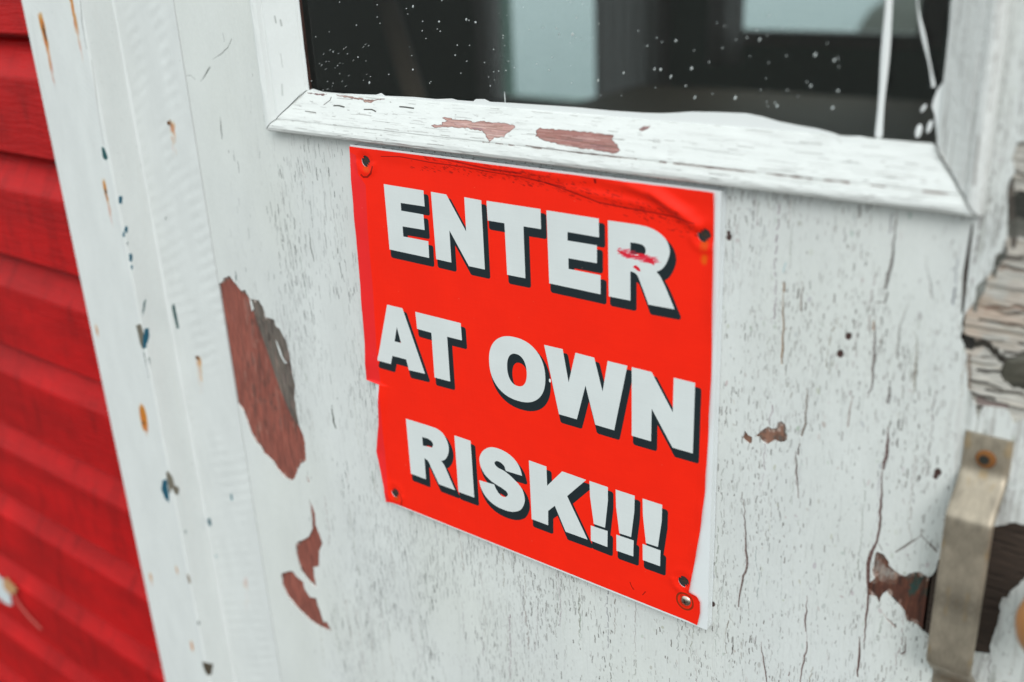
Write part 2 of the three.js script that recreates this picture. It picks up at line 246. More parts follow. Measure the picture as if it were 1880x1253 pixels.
  pixelsOf(jb, (d, o, x, y) => { const X = x / 512 * 0.1, Y = y / 2048 * UH; const wv = 1.3 * (fbm(x / 160, y / 170, 4) - 0.5) + 0.5 * noise(x / 20, y / 20); const s = Math.sin((Y + X * 0.47) * 2 * Math.PI / 0.0118 + wv * 2.2), k = 0.1 + 0.9 * ss(0.35, 0.7, fbm(x / 110 + 5, y / 150 + 2, 3)); const v = 128 + 48 * s * k + 16 * (noise(x / 4, y / 6) - 0.5) + 30 * (fbm(x / 60, y / 30, 3) - 0.5); d[o] = d[o + 1] = d[o + 2] = v; d[o + 3] = 255; });
  const gjb = jb.getContext('2d');
  const jr = (px, py, w, h, col, a) => { const [x, y] = J(px, py); jg.globalAlpha = a; jg.fillStyle = col; jg.beginPath(); jg.ellipse(x, y, w, h, 0, 0, 7); jg.fill(); jg.globalAlpha = 1; };
  for (const [px, py, n] of [[312, 228, 1], [361, 658, 0.9], [446, 1062, 0.25]]) for (let k = 0; k < 50 * n + 10; k++) { const t = rnd() * rnd(); jr(px + rr(-4, 4) + t * 6, py + t * 70, rr(4, 11), rr(3, 10), `rgb(${200 + rr(-15, 15) | 0},${135 + rr(-25, 30) | 0},${75 + rr(-20, 60) | 0})`, 0.13 * (1 - t * 0.8)); }
  jr(309, 226, 9, 8, 'rgb(120,80,50)', 0.5); jr(313, 236, 5, 14, 'rgb(190,110,50)', 0.5); jr(317, 246, 4, 8, 'rgb(225,190,170)', 0.8); jr(361, 658, 8, 7, 'rgb(92,62,34)', 0.9); jr(363, 664, 11, 12, 'rgb(205,140,70)', 0.5); jr(366, 694, 6, 8, 'rgb(224,160,90)', 0.6);
  const jp = (pts, col) => { jg.fillStyle = col; gjb.fillStyle = 'rgb(40,40,40)'; for (const k of [jg, gjb]) { k.beginPath(); ragged(pts.map(([x, y]) => J(x, y)), 8, 2).forEach(([x, y], i) => i ? k.lineTo(x, y) : k.moveTo(x, y)); k.fill(); } };
  jp([[312, 561], [316, 557], [320, 575], [325, 602], [321, 604], [315, 580]], 'rgb(28,72,72)'); jp([[377, 952], [382, 951], [385, 962], [382, 966], [378, 960]], 'rgb(30,84,98)'); jp([[419, 908], [422, 906], [424, 918], [420, 918]], 'rgb(90,130,140)'); jp([[299, 401], [303, 397], [300, 404]], 'rgb(110,115,112)'); jp([[391, 1018], [394, 1018], [395, 1026]], 'rgb(120,160,165)');
  for (let k = 0; k < 60; k++) { const x = rr(0, 512), y = rr(0, 2048); jg.strokeStyle = `rgba(120,125,122,${rr(0.1, 0.35)})`; jg.lineWidth = rr(0.8, 2); jg.beginPath(); jg.moveTo(x, y); jg.lineTo(x + rr(-8, 8), y + rr(-4, 10)); jg.stroke(); }
  const jm = mat({ map: tex(jc, true), bumpMap: tex(jb, false), bumpScale: 0.0007, roughness: 0.55 });
  const jamb = (x0, flip) => uvBy(box(x0, x0 + 0.0877, 0.0, 2.1, -0.115, -0.0006), (x, y) => [(flip ? x0 + 0.0877 - x : x - x0 - 0.0015) / 0.1, (y - Y0) / UH]);
  mesh('jamb_board', jamb(-0.8495 - 0.0005, false), jm, frame).userData.label = 'white jamb board with slanting saw ridges';
  mesh('jamb_board', jamb(0.0025, true), jm, frame);
  mesh('head_jamb', box(-0.85, 0.09, 2.042, 2.0985, -0.115, -0.001), jm, frame);
  // bead of caulk in the corner of casing and jamb, uneven along its length
  const ys = []; for (let y = 0.4; y < 2.04; y += 0.006) ys.push(y);
  const cp = []; for (let i = 0; i <= 6; i++) { const a = i / 6 * Math.PI / 2; cp.push([1 - Math.sin(a), 1 - Math.cos(a)]); }
  const bead = (x0, s) => sweep(s > 0 ? cp : cp.slice().reverse(), ys, (p, t) => { const k = 0.0040 * (0.6 + 0.8 * fbm(t * 30 + s, 3, 4)); return [x0 + s * (p[0] * k - 0.0004), t, -0.0012 + p[1] * k]; }, (P, q) => [q / 0.01, P[1]]);
  mesh('caulk_bead', bead(CASE_R, 1), mat({ color: lin(0.72, 0.735, 0.725), roughness: 0.5 }), frame);
  mesh('caulk_bead', bead(0.0885, -1), mat({ color: lin(0.78, 0.79, 0.78), roughness: 0.5 }), frame);
  // nail heads
  const nm = mat({ color: lin(0.16, 0.07, 0.025), roughness: 0.9, metalness: 0.2 });
  for (const [px, py, z] of [[80, 54, CASE_Z], [194, 352, CASE_Z], [263, 776, CASE_Z], [309, 226, -0.0004], [361, 657, -0.0004]]) { const v = onZ(px, py, z); mesh('nail', new THREE.CylinderGeometry(0.0017, 0.0019, 0.001, 10).rotateX(Math.PI / 2).translate(v.x, v.y, z), nm, frame); }
  // door stop behind the door, closing the gap
  mesh('door_stop', box(-0.7610, 0.0020, 2.03, 2.0415, -0.115, -0.05), jm, frame);
  mesh('door_stop', box(-0.7605, -0.745, 0.0, 2.0295, -0.08, -0.047), jm, frame); mesh('door_stop', box(-0.015, 0.0018, 0.0, 2.0295, -0.08, -0.047), jm, frame);
}

// ------------------------------------------------------------------ the door
const door = thing('door', 'weathered white painted wooden door with peeling paint and a glazed window', 'door');
// outlines of the peeled places, from the photograph
const peelLeft = [...zoom(360, 480, 3.482, [[125, 140], [170, 128], [172, 105], [215, 95], [240, 130], [290, 190], [312, 183], [340, 238], [400, 250], [425, 290], [440, 355], [500, 375], [505, 410], [530, 430], [575, 510], [595, 590], [610, 690], [633, 800], [628, 860], [640, 960], [655, 1050], [690, 1130], [698, 1200]]), ...zoom(0, 833, 2.9375, [[1648, 40], [1620, 55], [1590, 130], [1570, 150], [1540, 135], [1490, 80], [1470, 45], [1420, 0]]), ...zoom(360, 480, 3.482, [[410, 1190], [385, 1165], [355, 1110], [300, 960], [260, 910]])];
const holes = {
  strip: zoom(480, 850, 3.797, [[330, 245], [372, 355], [375, 430], [425, 560], [403, 620], [400, 725], [362, 735], [368, 800], [385, 880], [330, 830], [275, 760], [262, 720], [240, 640], [235, 565], [270, 545], [330, 515], [348, 470], [350, 400]]),
  crescent: zoom(480, 850, 3.797, [[135, 780], [150, 765], [215, 755], [240, 790], [290, 830], [300, 880], [340, 940], [380, 945], [390, 990], [415, 1060], [430, 1110], [455, 1110], [495, 1185], [450, 1165], [400, 1140], [340, 1105], [260, 1030], [180, 930], [145, 860]]),
  dot: zoom(480, 850, 3.797, [[308, 92], [322, 100], [338, 142], [322, 135]]),
  chip: zoom(1340, 500, 3.685, [[165, 1108], [190, 1100], [210, 1075], [245, 1055], [260, 1045], [285, 1060], [315, 1055], [320, 1030], [345, 1005], [378, 1030], [382, 1060], [375, 1080], [390, 1110], [388, 1135], [365, 1150], [335, 1155], [300, 1140], [250, 1168], [215, 1145], [195, 1120]]),
  chip2: zoom(1340, 500, 3.685, [[85, 1125], [100, 1070], [125, 1105], [150, 1115], [150, 1150], [130, 1165], [100, 1140]]),
  latch: [[1610, 1013], [1623, 1018], [1628, 1026], [1633, 1033], [1632, 1039], [1645, 1050], [1662, 1059], [1669, 1055], [1678, 1051], [1690, 1051], [1697, 1055], [1703, 1060], [1710, 1059], [1718, 1046], [1727, 1018], [1732, 1000], [1760, 985], [1800, 975], [1838, 965], [1855, 960], [1886, 964], [1905, 985], [1900, 1020], [1885, 1058], [1871, 1075], [1855, 1088], [1851, 1100], [1840, 1099], [1835, 1114], [1838, 1124], [1829, 1154], [1820, 1180], [1817, 1203], [1782, 1197], [1740, 1195], [1698, 1163], [1677, 1145], [1664, 1142], [1660, 1124], [1637, 1100], [1628, 1087], [1620, 1092], [1615, 1110], [1609, 1098], [1595, 1094], [1593, 1075], [1606, 1064], [1601, 1049], [1605, 1030]],
  bare: [[1905, 330], [1851, 342], [1848, 445], [1842, 462], [1831, 468], [1824, 495], [1805, 515], [1791, 527], [1788, 555], [1768, 578], [1766, 500], [1779, 417], [1786, 417], [1771, 530], [1767, 578], [1761, 620], [1773, 645], [1776, 712], [1790, 726], [1850, 744], [1905, 738]],
};
delete holes.bare;
const bareWood = [[1905, 255], [1868, 262], [1858, 290], [1862, 318], [1851, 342], [1848, 445], [1842, 462], [1831, 468], [1824, 495], [1805, 515], [1791, 527], [1788, 555], [1770, 578], [1763, 620], [1773, 645], [1776, 712], [1786, 735], [1794, 770], [1806, 748], [1850, 752], [1862, 778], [1880, 770], [1905, 782]];
const slit = [[1783, 413], [1788, 413], [1776, 520], [1770, 574], [1764, 578], [1768, 500]];
{
  const T0 = -0.765, TW = 0.775, TY = H - 0.79, TH = 0.82, N = 2048;       // the region that the textures cover
  const cv = (x, y) => [(x - T0) / TW * N, (1 - (y - TY) / TH) * N], P = (px, py) => { const v = onZ(px, py, 0); return cv(v.x, v.y); };
  const doorUV = (x, y) => [(x - T0) / TW, (y - TY) / TH];
  const c = canvas(N, N), g = c.getContext('2d'), b = canvas(N, N), gb = b.getContext('2d');
  g.fillStyle = 'rgb(225,227,225)'; g.fillRect(0, 0, N, N); gb.fillStyle = 'rgb(170,170,170)'; gb.fillRect(0, 0, N, N);
  pixelsOf(c, (d, o, x, y) => { const v = 0.95 + 0.055 * fbm(x / 70, y / 160, 4) - 0.02 * noise(x / 2.2, y / 6) - 0.012 * noise(x / 1.4, y / 1.4); d[o] *= v; d[o + 1] *= v; d[o + 2] *= v * (1.0 - 0.012 * noise(x / 130, y / 200)); });
  const stroke = (pts, w, col, depth) => { for (const [k, s] of [[g, col], [gb, `rgba(20,20,20,${depth})`]]) { k.strokeStyle = s; k.lineWidth = w; k.lineCap = 'round'; k.lineJoin = 'round'; k.beginPath(); pts.forEach(([x, y], i) => i ? k.lineTo(x, y) : k.moveTo(x, y)); k.stroke(); } };
  // how cracked the paint is at a place (x, y in metres from the camera's foot line): smooth by the hinge side, dense towards the right and below the sign
  const density = (x, y) => { const yy = y - H; let k = 0.55 + 0.45 * ss(-0.5, -0.24, x); k *= ss(-0.735, -0.665, x + 0.05 * (noise(y * 14, 3) - 0.5)); if (yy > -0.16) k *= 0.3 + 0.7 * ss(-0.68, -0.62, x); if (yy < -0.4) k *= ss(-0.70, -0.6, x) * 0.9 + 0.1; k *= 0.15 + 0.26 * ss(-0.36, -0.26, x) * ss(0.0, 0.12, -0.26 - yy + 0.1) + 1.7 * ss(0.3, 0.7, fbm(x * 26 + 3, y * 13, 3)); return k; };
  // wood grain telegraphing through the film
  for (let n = 0; n < 5200; n++) { const x = rr(-0.735, T0 + TW), y = rr(TY, TY + TH), [X, Y] = cv(x, y), L = rr(12, 90), v = rnd() < 0.6 ? 168 : 240; stroke([[X, Y], [X + rr(-1.5, 1.5), Y + L * 0.5], [X + rr(-2.5, 2.5), Y + L]], rr(0.8, 2.6), `rgba(${v},${v},${v - 4},${rr(0.04, 0.16) * ss(-0.74, -0.66, x)})`, v < 200 ? 0.07 : 0); }
  // checking: fine vertical splits in the film, long and faint on the hinge side, short and dark towards the lock side
  for (let n = 0; n < 62000; n++) {
    const x = rr(-0.745, T0 + TW), y = rr(TY, TY + TH), k = density(x, y); if (rnd() > k * 0.8) continue;
    const right = ss(-0.58, -0.3, x), L = Math.exp(rr(Math.log(0.0010 + 0.0008 * (1 - right)), Math.log(0.0058 + 0.007 * (1 - right)))), [X, Y] = cv(x, y), len = L / TH * N;
    const m = 2 + (len / 6 | 0), pts = [[X, Y]]; for (let i = 1; i <= m; i++) pts.push([pts[i - 1][0] + rr(-1, 1), Y + len * i / m]);
    const soft = (x > -0.2 ? 0.8 : 1) * (0.5 + 1.3 * noise(x * 34, y * 20)), a = Math.min(0.95, (Math.pow(rnd(), 1.9) * (0.55 + 0.2 * right) + 0.09) * soft), tone = rr(50, 120) | 0;
    stroke(pts, rr(0.55, 1.0 + 0.9 * rnd()), `rgba(${tone},${tone * (0.92 + 0.08 * (1 - right)) | 0},${tone * (0.87 + 0.12 * (1 - right)) | 0},${a})`, 0.12 + 0.5 * a);
  }
  // splits that join up into long broken lines
  for (let n = 0; n < 620; n++) {
    const x = rr(-0.72, -0.005), y = rr(TY, TY + TH), k = density(x, y); if (rnd() > k * 1.1) continue;
    let [X, Y] = cv(x, y); const end = Y + rr(20, 170), w = rr(0.8, 1.9), col = `rgba(${rr(70, 110) | 0},${rr(64, 96) | 0},${rr(60, 90) | 0},`, a = rr(0.25, 0.75);
    while (Y < end) { const pts = [[X, Y]], m = 2 + rnd() * 5 | 0; for (let i = 0; i < m; i++) { X += rr(-1.6, 1.6); Y += rr(2, 5); pts.push([X, Y]); } stroke(pts, w * rr(0.5, 1.2), col + a * rr(0.5, 1) + ')', 0.2 + 0.5 * a); if (rnd() < 0.25) { const s2 = rnd() < 0.5 ? -1 : 1; stroke([[X, Y], [X + s2 * rr(2, 6), Y + rr(1, 4)], [X + s2 * rr(3, 8), Y + rr(5, 12)]], w * 0.6, col + a * 0.5 + ')', 0.3); } Y += rr(0, 9); X += rr(-2.5, 2.5); }
  }
  // tiny pits
  for (let n = 0; n < 5200; n++) { const x = rr(-0.72, 0), y = rr(TY, TY + TH); if (rnd() > density(x, y)) continue; const [X, Y] = cv(x, y); g.fillStyle = `rgba(90,84,78,${rr(0.1, 0.4)})`; g.fillRect(X, Y, rr(0.8, 1.8), rr(1, 2.6)); }
  const crack = (pts, w, col = 'rgba(84,66,62,0.8)', d = 0.9) => { const q = []; pts.forEach((p, i) => { const [x, y] = P(...p); if (i) { const [a, e] = q[q.length - 1], n = Math.max(1, Math.hypot(x - a, y - e) / 9 | 0); for (let k = 1; k <= n; k++) q.push([a + (x - a) * k / n + (k < n ? rr(-1.5, 1.5) : 0), e + (y - e) * k / n]); } else q.push([x, y]); }); const ph = rnd() * 50; for (let i = 0; i + 1 < q.length; i++) { const t = i / q.length, k = 0.25 + 0.75 * Math.sin(Math.PI * Math.min(0.97, Math.max(0.03, t))), n = noise(i * 0.31 + ph, ph); g.globalAlpha = n < 0.22 && q.length > 8 ? 0.35 : 1; stroke([q[i], q[i + 1]], w * k * (0.3 + 1.1 * n), col, d * (n < 0.22 ? 0.4 : 1)); } g.globalAlpha = 1; };
  crack([[1645, 405], [1640, 450], [1636, 490], [1626, 530]], 4, 'rgba(90,80,78,0.75)'); crack([[1630, 538], [1625, 556]], 7, 'rgba(70,60,56,0.9)'); crack([[1625, 556], [1608, 556]], 2.5); crack([[1606, 558], [1605, 640], [1600, 715], [1594, 724]], 3, 'rgba(110,98,94,0.7)'); crack([[1605, 590], [1604, 606]], 5, 'rgba(170,110,70,0.7)');
  crack([[1634, 700], [1630, 740]], 4, 'rgba(100,92,90,0.6)'); crack([[1631, 785], [1629, 830], [1622, 862]], 4.5, 'rgba(96,72,70,0.8)'); crack([[1620, 866], [1618, 930], [1612, 985], [1606, 1004], [1597, 1026], [1594, 1060], [1593, 1120], [1590, 1150], [1586, 1180]], 4.6, 'rgba(92,62,58,0.85)'); crack([[1614, 1000], [1620, 1012]], 3); crack([[1578, 1170], [1577, 1215], [1575, 1243]], 3.6, 'rgba(92,62,58,0.85)');
  crack([[1482, 713], [1479, 760], [1480, 778], [1472, 800]], 3.6, 'rgba(105,88,76,0.75)'); crack([[1468, 805], [1466, 835]], 2.6); crack([[1461, 830], [1464, 880], [1466, 915]], 3.6, 'rgba(105,84,80,0.75)');
  crack([[1439, 535], [1438, 580], [1437, 620], [1436, 668]], 3.4, 'rgba(140,108,80,0.7)'); crack([[1440, 520], [1440, 535]], 10, 'rgba(140,110,85,0.85)'); crack([[1443, 482], [1438, 500]], 4, 'rgba(90,150,170,0.7)', 0.3); crack([[1473, 518], [1471, 570]], 3.6, 'rgba(125,105,95,0.6)');
  crack([[1366, 918], [1369, 990], [1372, 1035], [1362, 1075], [1356, 1115]], 2.8, 'rgba(100,78,72,0.75)'); crack([[1372, 1125], [1378, 1132]], 3); crack([[1482, 1095], [1479, 1150], [1482, 1190], [1472, 1230], [1470, 1258]], 2.8, 'rgba(110,84,80,0.8)'); crack([[1398, 1180], [1402, 1215], [1408, 1258]], 2.6, 'rgba(110,84,80,0.75)');
  crack([[1692, 985], [1670, 998], [1645, 1015]], 3, 'rgba(100,86,80,0.75)'); crack([[1692, 985], [1708, 1000], [1720, 1013]], 3, 'rgba(100,86,80,0.75)'); crack([[1692, 985], [1692, 972]], 3); crack([[1565, 728], [1560, 760], [1557, 784]], 5, 'rgba(140,118,112,0.7)'); crack([[1663, 1170], [1662, 1198], [1655, 1202]], 3.6, 'rgba(92,70,66,0.8)'); crack([[1616, 1118], [1630, 1138], [1645, 1152]], 2.4, 'rgba(150,110,100,0.7)');
  crack([[1668, 560], [1652, 600], [1648, 660]], 4, 'rgba(140,136,132,0.5)', 0.5); crack([[1684, 620], [1680, 720]], 4, 'rgba(130,122,110,0.5)', 0.5); crack([[1700, 470], [1712, 550]], 4, 'rgba(150,146,142,0.4)', 0.5);
  crack([[340, 140], [350, 139], [358, 146]], 2.2, 'rgba(120,122,118,0.6)', 0.5); crack([[368, 150], [385, 124]], 2.6, 'rgba(90,94,90,0.7)', 0.6); crack([[390, 110], [408, 98], [418, 88], [425, 72]], 2, 'rgba(135,138,134,0.6)', 0.5);
  crack([[500, 86], [503, 112]], 3.6, 'rgba(92,96,92,0.75)'); crack([[504, 95], [506, 115]], 3, 'rgba(60,64,62,0.8)'); crack([[500, 28], [502, 36]], 3); crack([[545, 80], [546, 105]], 3, 'rgba(90,92,88,0.7)'); crack([[404, 215], [407, 255]], 3.2, 'rgba(110,112,108,0.6)'); crack([[609, 745], [612, 775], [616, 786]], 4.4, 'rgba(66,70,62,0.9)'); crack([[432, 498], [433, 515]], 3.4, 'rgba(70,88,88,0.85)'); crack([[567, 420], [570, 455], [576, 480]], 2.6, 'rgba(96,98,94,0.6)');
  for (const [px, py, r] of [[1558, 618, 5.5], [1543, 650, 6], [1339, 436, 5], [1338, 428, 3.5], [1309, 1110, 5], [1722, 868, 6], [1718, 876, 4]]) { const [x, y] = P(px, py); for (const [k, s] of [[g, 'rgb(70,48,44)'], [gb, 'rgb(20,20,20)']]) { k.fillStyle = s; k.beginPath(); k.ellipse(x, y, r * 0.8, r, 0.3, 0, 7); k.fill(); } }
  // grime specks on the right half
  for (let n = 0; n < 900; n++) { const x = rr(-0.33, 0), y = rr(TY, TY + TH), [X, Y] = cv(x, y); g.fillStyle = `rgba(${120 + rr(-20, 30) | 0},${112 + rr(-20, 25) | 0},${104 + rr(-20, 20) | 0},${rr(0.05, 0.3)})`; g.beginPath(); g.ellipse(X, Y, rr(0.8, 3.4), rr(1, 6), rr(-0.4, 0.4), 0, 7); g.fill(); }
  // weathered, streaky paint on the lock stile
  for (let n = 0; n < 900; n++) { const x = rr(-0.128, 0), y = rr(TY, TY + TH), [X, Y] = cv(x, y), v = rr(80, 170) | 0; stroke([[X, Y], [X + rr(-4, 4), Y + rr(10, 45)], [X + rr(-5, 5), Y + rr(46, 110)]], rr(2, 9), `rgba(${v},${v * 0.97 | 0},${v * 0.93 | 0},${rr(0.05, 0.22)})`, 0.1); }
  // rolling brush relief
  pixelsOf(b, (d, o, x, y) => { const v = d[o] + 26 * (fbm(x / 14, y / 60, 3) - 0.5) + 14 * (noise(x / 3, y / 5) - 0.5); d[o] = d[o + 1] = d[o + 2] = v; });
  const paint = mat({ map: tex(c, true), bumpMap: tex(b, false), bumpScale: 0.0011, roughness: 0.5 });

  // paint film: one sheet 0.9 mm thick with the peeled places cut out
  const yb = 0.02, yt = 2.035, left = world(peelLeft);
  left[0][0] = DOOR_L; left[left.length - 1][0] = DOOR_L;
  const inner = ragged(left, 0.003, 0.0005).filter((p, i, a) => i < a.length).map(([x, y]) => [Math.max(x, DOOR_L), y]);
  const edgeStart = inner.findIndex(([x, y]) => y === Math.max(...inner.map((p) => p[1])));
  const outline = [[DOOR_L, yb], [DOOR_R, yb], [DOOR_R, yt], [DOOR_L, yt], ...left.length ? raggedOpen(left, 0.0028, 0.00045) : []];
  function raggedOpen(p, step, amp) { const r = ragged(p, step, amp), last = p[p.length - 1]; const k = r.findIndex(([x, y]) => Math.hypot(x - last[0], y - last[1]) < amp); const out = r.slice(0, k > 0 ? k : r.length).map(([x, y]) => [Math.max(x, DOOR_L + 1e-4), y]); out[0] = p[0]; out.push(last); return out; }
  const sheet = shape(outline);
  const win = 0.0242;
  sheet.holes.push(path([[GX0 - win, GY0 - win], [GX0 - win, GY1 + win], [GX1 + win, GY1 + win], [GX1 + win, GY0 - win]]));
  for (const k of Object.keys(holes)) sheet.holes.push(path(ragged(world(holes[k]), 0.003, 0.00045)));
  sheet.holes.push(path(ragged(world(bareWood), 0.004, 0.0007).map(([x, y]) => [Math.min(x, -0.0008), y])));
  sheet.holes.push(path(world(slit)));
  mesh('paint_film', uvBy(new THREE.ExtrudeGeometry(sheet, { depth: 0.0013, bevelEnabled: false }).translate(0, 0, -0.0013), doorUV), paint, door).userData.label = 'cracked white paint with peeled patches';
  // small flakes still clinging inside the peeled places
  const flakes = [zoom(360, 480, 3.482, [[337, 250], [350, 258], [362, 310], [352, 322]]), zoom(360, 480, 3.482, [[503, 510], [512, 520], [548, 620], [575, 655], [560, 655], [530, 600]])];
  for (const f of flakes) mesh('paint_flake', uvBy(new THREE.ExtrudeGeometry(shape(ragged(world(f), 0.003, 0.0003)), { depth: 0.0007, bevelEnabled: false }).translate(0, 0, -0.0013), doorUV), paint, door);

  // the wood below: panel with its old brown coat, and the bare lock stile
  const u = canvas(N, N), gu = u.getContext('2d');
  gu.fillStyle = 'rgb(132,72,60)'; gu.fillRect(0, 0, N, N);
  const poly = (pts, col) => { gu.fillStyle = col; gu.beginPath(); pts.forEach((p, i) => { const [x, y] = P(...p); i ? gu.lineTo(x, y) : gu.moveTo(x, y); }); gu.fill(); };
  poly(zoom(360, 480, 3.482, [[285, 180], [330, 240], [390, 420], [440, 560], [520, 800], [600, 990], [655, 1070], [720, 1100], [700, 600], [520, 300]]), 'rgb(98,90,83)');
  poly(zoom(360, 480, 3.482, [[120, 130], [150, 130], [170, 330], [200, 560], [240, 800], [225, 800], [180, 500]]), 'rgb(110,72,62)');
  poly([[1745, 400], [1800, 400], [1780, 600], [1735, 640]], 'rgb(58,46,40)');
  poly([[1360, 770], [1450, 770], [1450, 820], [1360, 820]], 'rgb(128,92,76)');
  poly([[1560, 980], [1900, 940], [1900, 1250], [1560, 1250]], 'rgb(84,47,34)'); poly([[1590, 1000], [1640, 1005], [1640, 1052], [1625, 1065], [1590, 1060]], 'rgb(100,98,94)'); poly([[1664, 1050], [1720, 1040], [1715, 1085], [1690, 1095], [1680, 1080]], 'rgb(46,66,60)'); poly([[1632, 1090], [1662, 1125], [1660, 1140], [1640, 1110]], 'rgb(70,72,72)');
  for (let n = 0; n < 170; n++) { const k = rnd() < 0.5, [X, Y] = k ? P(1668 + rr(0, 50), 1044 + rr(0, 46)) : P(1598 + rr(0, 46), 1010 + rr(0, 60)); gu.fillStyle = k ? (rnd() < 0.45 ? `rgba(98,54,38,${rr(0.3, 0.9)})` : `rgba(36,62,58,${rr(0.2, 0.7)})`) : (rnd() < 0.55 ? `rgba(98,60,46,${rr(0.3, 0.9)})` : `rgba(150,144,138,${rr(0.2, 0.7)})`); gu.beginPath(); gu.ellipse(X, Y, rr(2, 9), rr(3, 16), 0.2, 0, 7); gu.fill(); }
  poly([[1735, 940], [1930, 940], [1930, 1230], [1700, 1230]], 'rgb(64,50,42)');
  for (let n = 0; n < 2600; n++) { const [ax, ay] = P(420, 500), [ex, ey] = P(620, 1180), X = rr(ax - 30, ex + 120), Y = rr(ay - 20, ey + 20), v = rr(-1, 1); gu.strokeStyle = v > 0 ? `rgba(175,128,118,${0.16 * v})` : `rgba(70,40,34,${-0.2 * v})`; gu.lineWidth = rr(0.8, 3); gu.beginPath(); gu.moveTo(X, Y); gu.lineTo(X + rr(-2, 2), Y + rr(8, 50)); gu.stroke(); }
  for (let n = 0; n < 900; n++) { const [X, Y] = P(rr(1590, 1880), rr(950, 1240)), v = rr(-1, 1); gu.strokeStyle = v > 0 ? `rgba(150,95,65,${0.18 * v})` : `rgba(26,20,18,${-0.3 * v})`; gu.lineWidth = rr(0.8, 3.4); gu.beginPath(); gu.moveTo(X, Y); gu.lineTo(X + rr(-2, 2), Y + rr(6, 36)); gu.stroke(); }
  for (let n = 0; n < 260; n++) { const [X, Y] = P(rr(440, 565), rr(520, 800)); gu.fillStyle = rnd() < 0.5 ? `rgba(60,50,46,${rr(0.1, 0.4)})` : `rgba(150,120,110,${rr(0.08, 0.3)})`; gu.beginPath(); gu.ellipse(X, Y, rr(1.5, 7), rr(4, 22), 0.1, 0, 7); gu.fill(); }
  pixelsOf(u, (d, o, x, y) => { const v = 0.74 + 0.4 * fbm(x / 5, y / 28, 3) + 0.2 * fbm(x / 40, y / 60, 3); d[o] *= v; d[o + 1] *= v; d[o + 2] *= v; });
  for (const [q, n] of [[peelLeft, 260], [holes.strip, 110], [holes.crescent, 110], [holes.chip, 60], [holes.latch, 160]]) for (let k = 0; k < n; k++) { const i = rnd() * q.length | 0, a = q[i], e = q[(i + 1) % q.length], t = rnd(), [X, Y] = P(a[0] + (e[0] - a[0]) * t, a[1] + (e[1] - a[1]) * t), v = rnd(); gu.fillStyle = v < 0.4 ? `rgba(206,190,182,${rr(0.2, 0.7)})` : v < 0.7 ? `rgba(92,84,78,${rr(0.2, 0.7)})` : `rgba(60,40,34,${rr(0.2, 0.6)})`; gu.beginPath(); gu.ellipse(X + rr(-4, 4), Y + rr(-4, 4), rr(1, 5), rr(2, 9), rr(-0.6, 0.6), 0, 7); gu.fill(); }
  const ub = canvas(1024, 1024); pixelsOf(ub, (d, o, x, y) => { d[o] = d[o + 1] = d[o + 2] = 255 * fbm(x / 3, y / 26, 4); d[o + 3] = 255; });
  const under = mat({ map: tex(u, true), bumpMap: tex(ub, false), bumpScale: 0.0007, roughness: 0.8 });
  const board = (x0, x1, z1, hole) => { const s = shape([[x0, yb], [x1, yb], [x1, yt], [x0, yt]]); if (hole) s.holes.push(path(hole)); return uvBy(new THREE.ExtrudeGeometry(s, { depth: 0.036, bevelEnabled: false }).translate(0, 0, z1 - 0.036), doorUV); };
  mesh('panel', board(DOOR_L, JOINT - 0.0008, -0.00132, [[GX0 - 0.0242, GY0 - 0.0242], [GX0 - 0.0242, GY1 + 0.0242], [GX1 + 0.0242, GY1 + 0.0242], [GX1 + 0.0242, GY0 - 0.0242]]), under, door).userData.label = 'brown undercoat of the door panel';
  // bare stile: weathered grey wood, grain and checks
  const sc = canvas(1024, 1024), gs = sc.getContext('2d'), sb = canvas(1024, 1024), gsb = sb.getContext('2d'), SX = -0.13, SW = 0.13, SY = H - 0.45, SH = 0.45;
  const S = (px, py) => { const v = onZ(px, py, -0.001); return [(v.x - SX) / SW * 1024, (1 - (v.y - SY) / SH) * 1024]; };
  gs.fillStyle = 'rgb(188,183,175)'; gs.fillRect(0, 0, 1024, 1024); gsb.fillStyle = 'rgb(190,190,190)'; gsb.fillRect(0, 0, 1024, 1024);
  const sline = (pts, w, col, d) => { for (const [k, s] of [[gs, col], [gsb, `rgba(0,0,0,${d})`]]) { k.strokeStyle = s; k.lineWidth = w; k.lineCap = 'round'; k.beginPath(); pts.forEach(([x, y], i) => i ? k.lineTo(x, y) : k.moveTo(x, y)); k.stroke(); } };
  for (let n = 0; n < 1500; n++) { const x = rr(-100, 1024), y = rr(0, 1024), l = rr(40, 300), v = rr(80, 225) | 0; sline([[x, y], [x + l * 0.5, y + rr(-1.5, 1.5)], [x + l, y + rr(-2.5, 2.5)]], rr(0.8, 4), `rgba(${v},${v * 0.95 | 0},${v * 0.88 | 0},${rr(0.15, 0.6)})`, v < 120 ? 0.4 : 0); }
  for (let n = 0; n < 30; n++) { let [x, y] = S(rr(1755, 1880), rr(300, 760)); const pts = [[x, y]]; for (let i = 0; i < 6; i++) { x += rr(8, 40); y += rr(-2.5, 2.5); pts.push([x, y]); } sline(pts, rr(1, 3.2), `rgba(46,40,34,${rr(0.4, 0.9)})`, 0.8); }
  for (let n = 0; n < 26; n++) { const [x, y] = S(rr(1765, 1890), rr(450, 660)); gs.fillStyle = `rgba(196,150,118,${rr(0.05, 0.16)})`; gs.beginPath(); gs.ellipse(x, y, rr(30, 110), rr(5, 18), 0, 0, 7); gs.fill(); }
  const sp = (pts, w, col, d = 0.9) => sline(pts.map((p) => S(...p)).flatMap((p, i, a) => i + 1 < a.length ? [p, [(p[0] + a[i + 1][0]) / 2 + rr(-5, 5), (p[1] + a[i + 1][1]) / 2 + rr(-4, 4)]] : [p]), w, col, d);
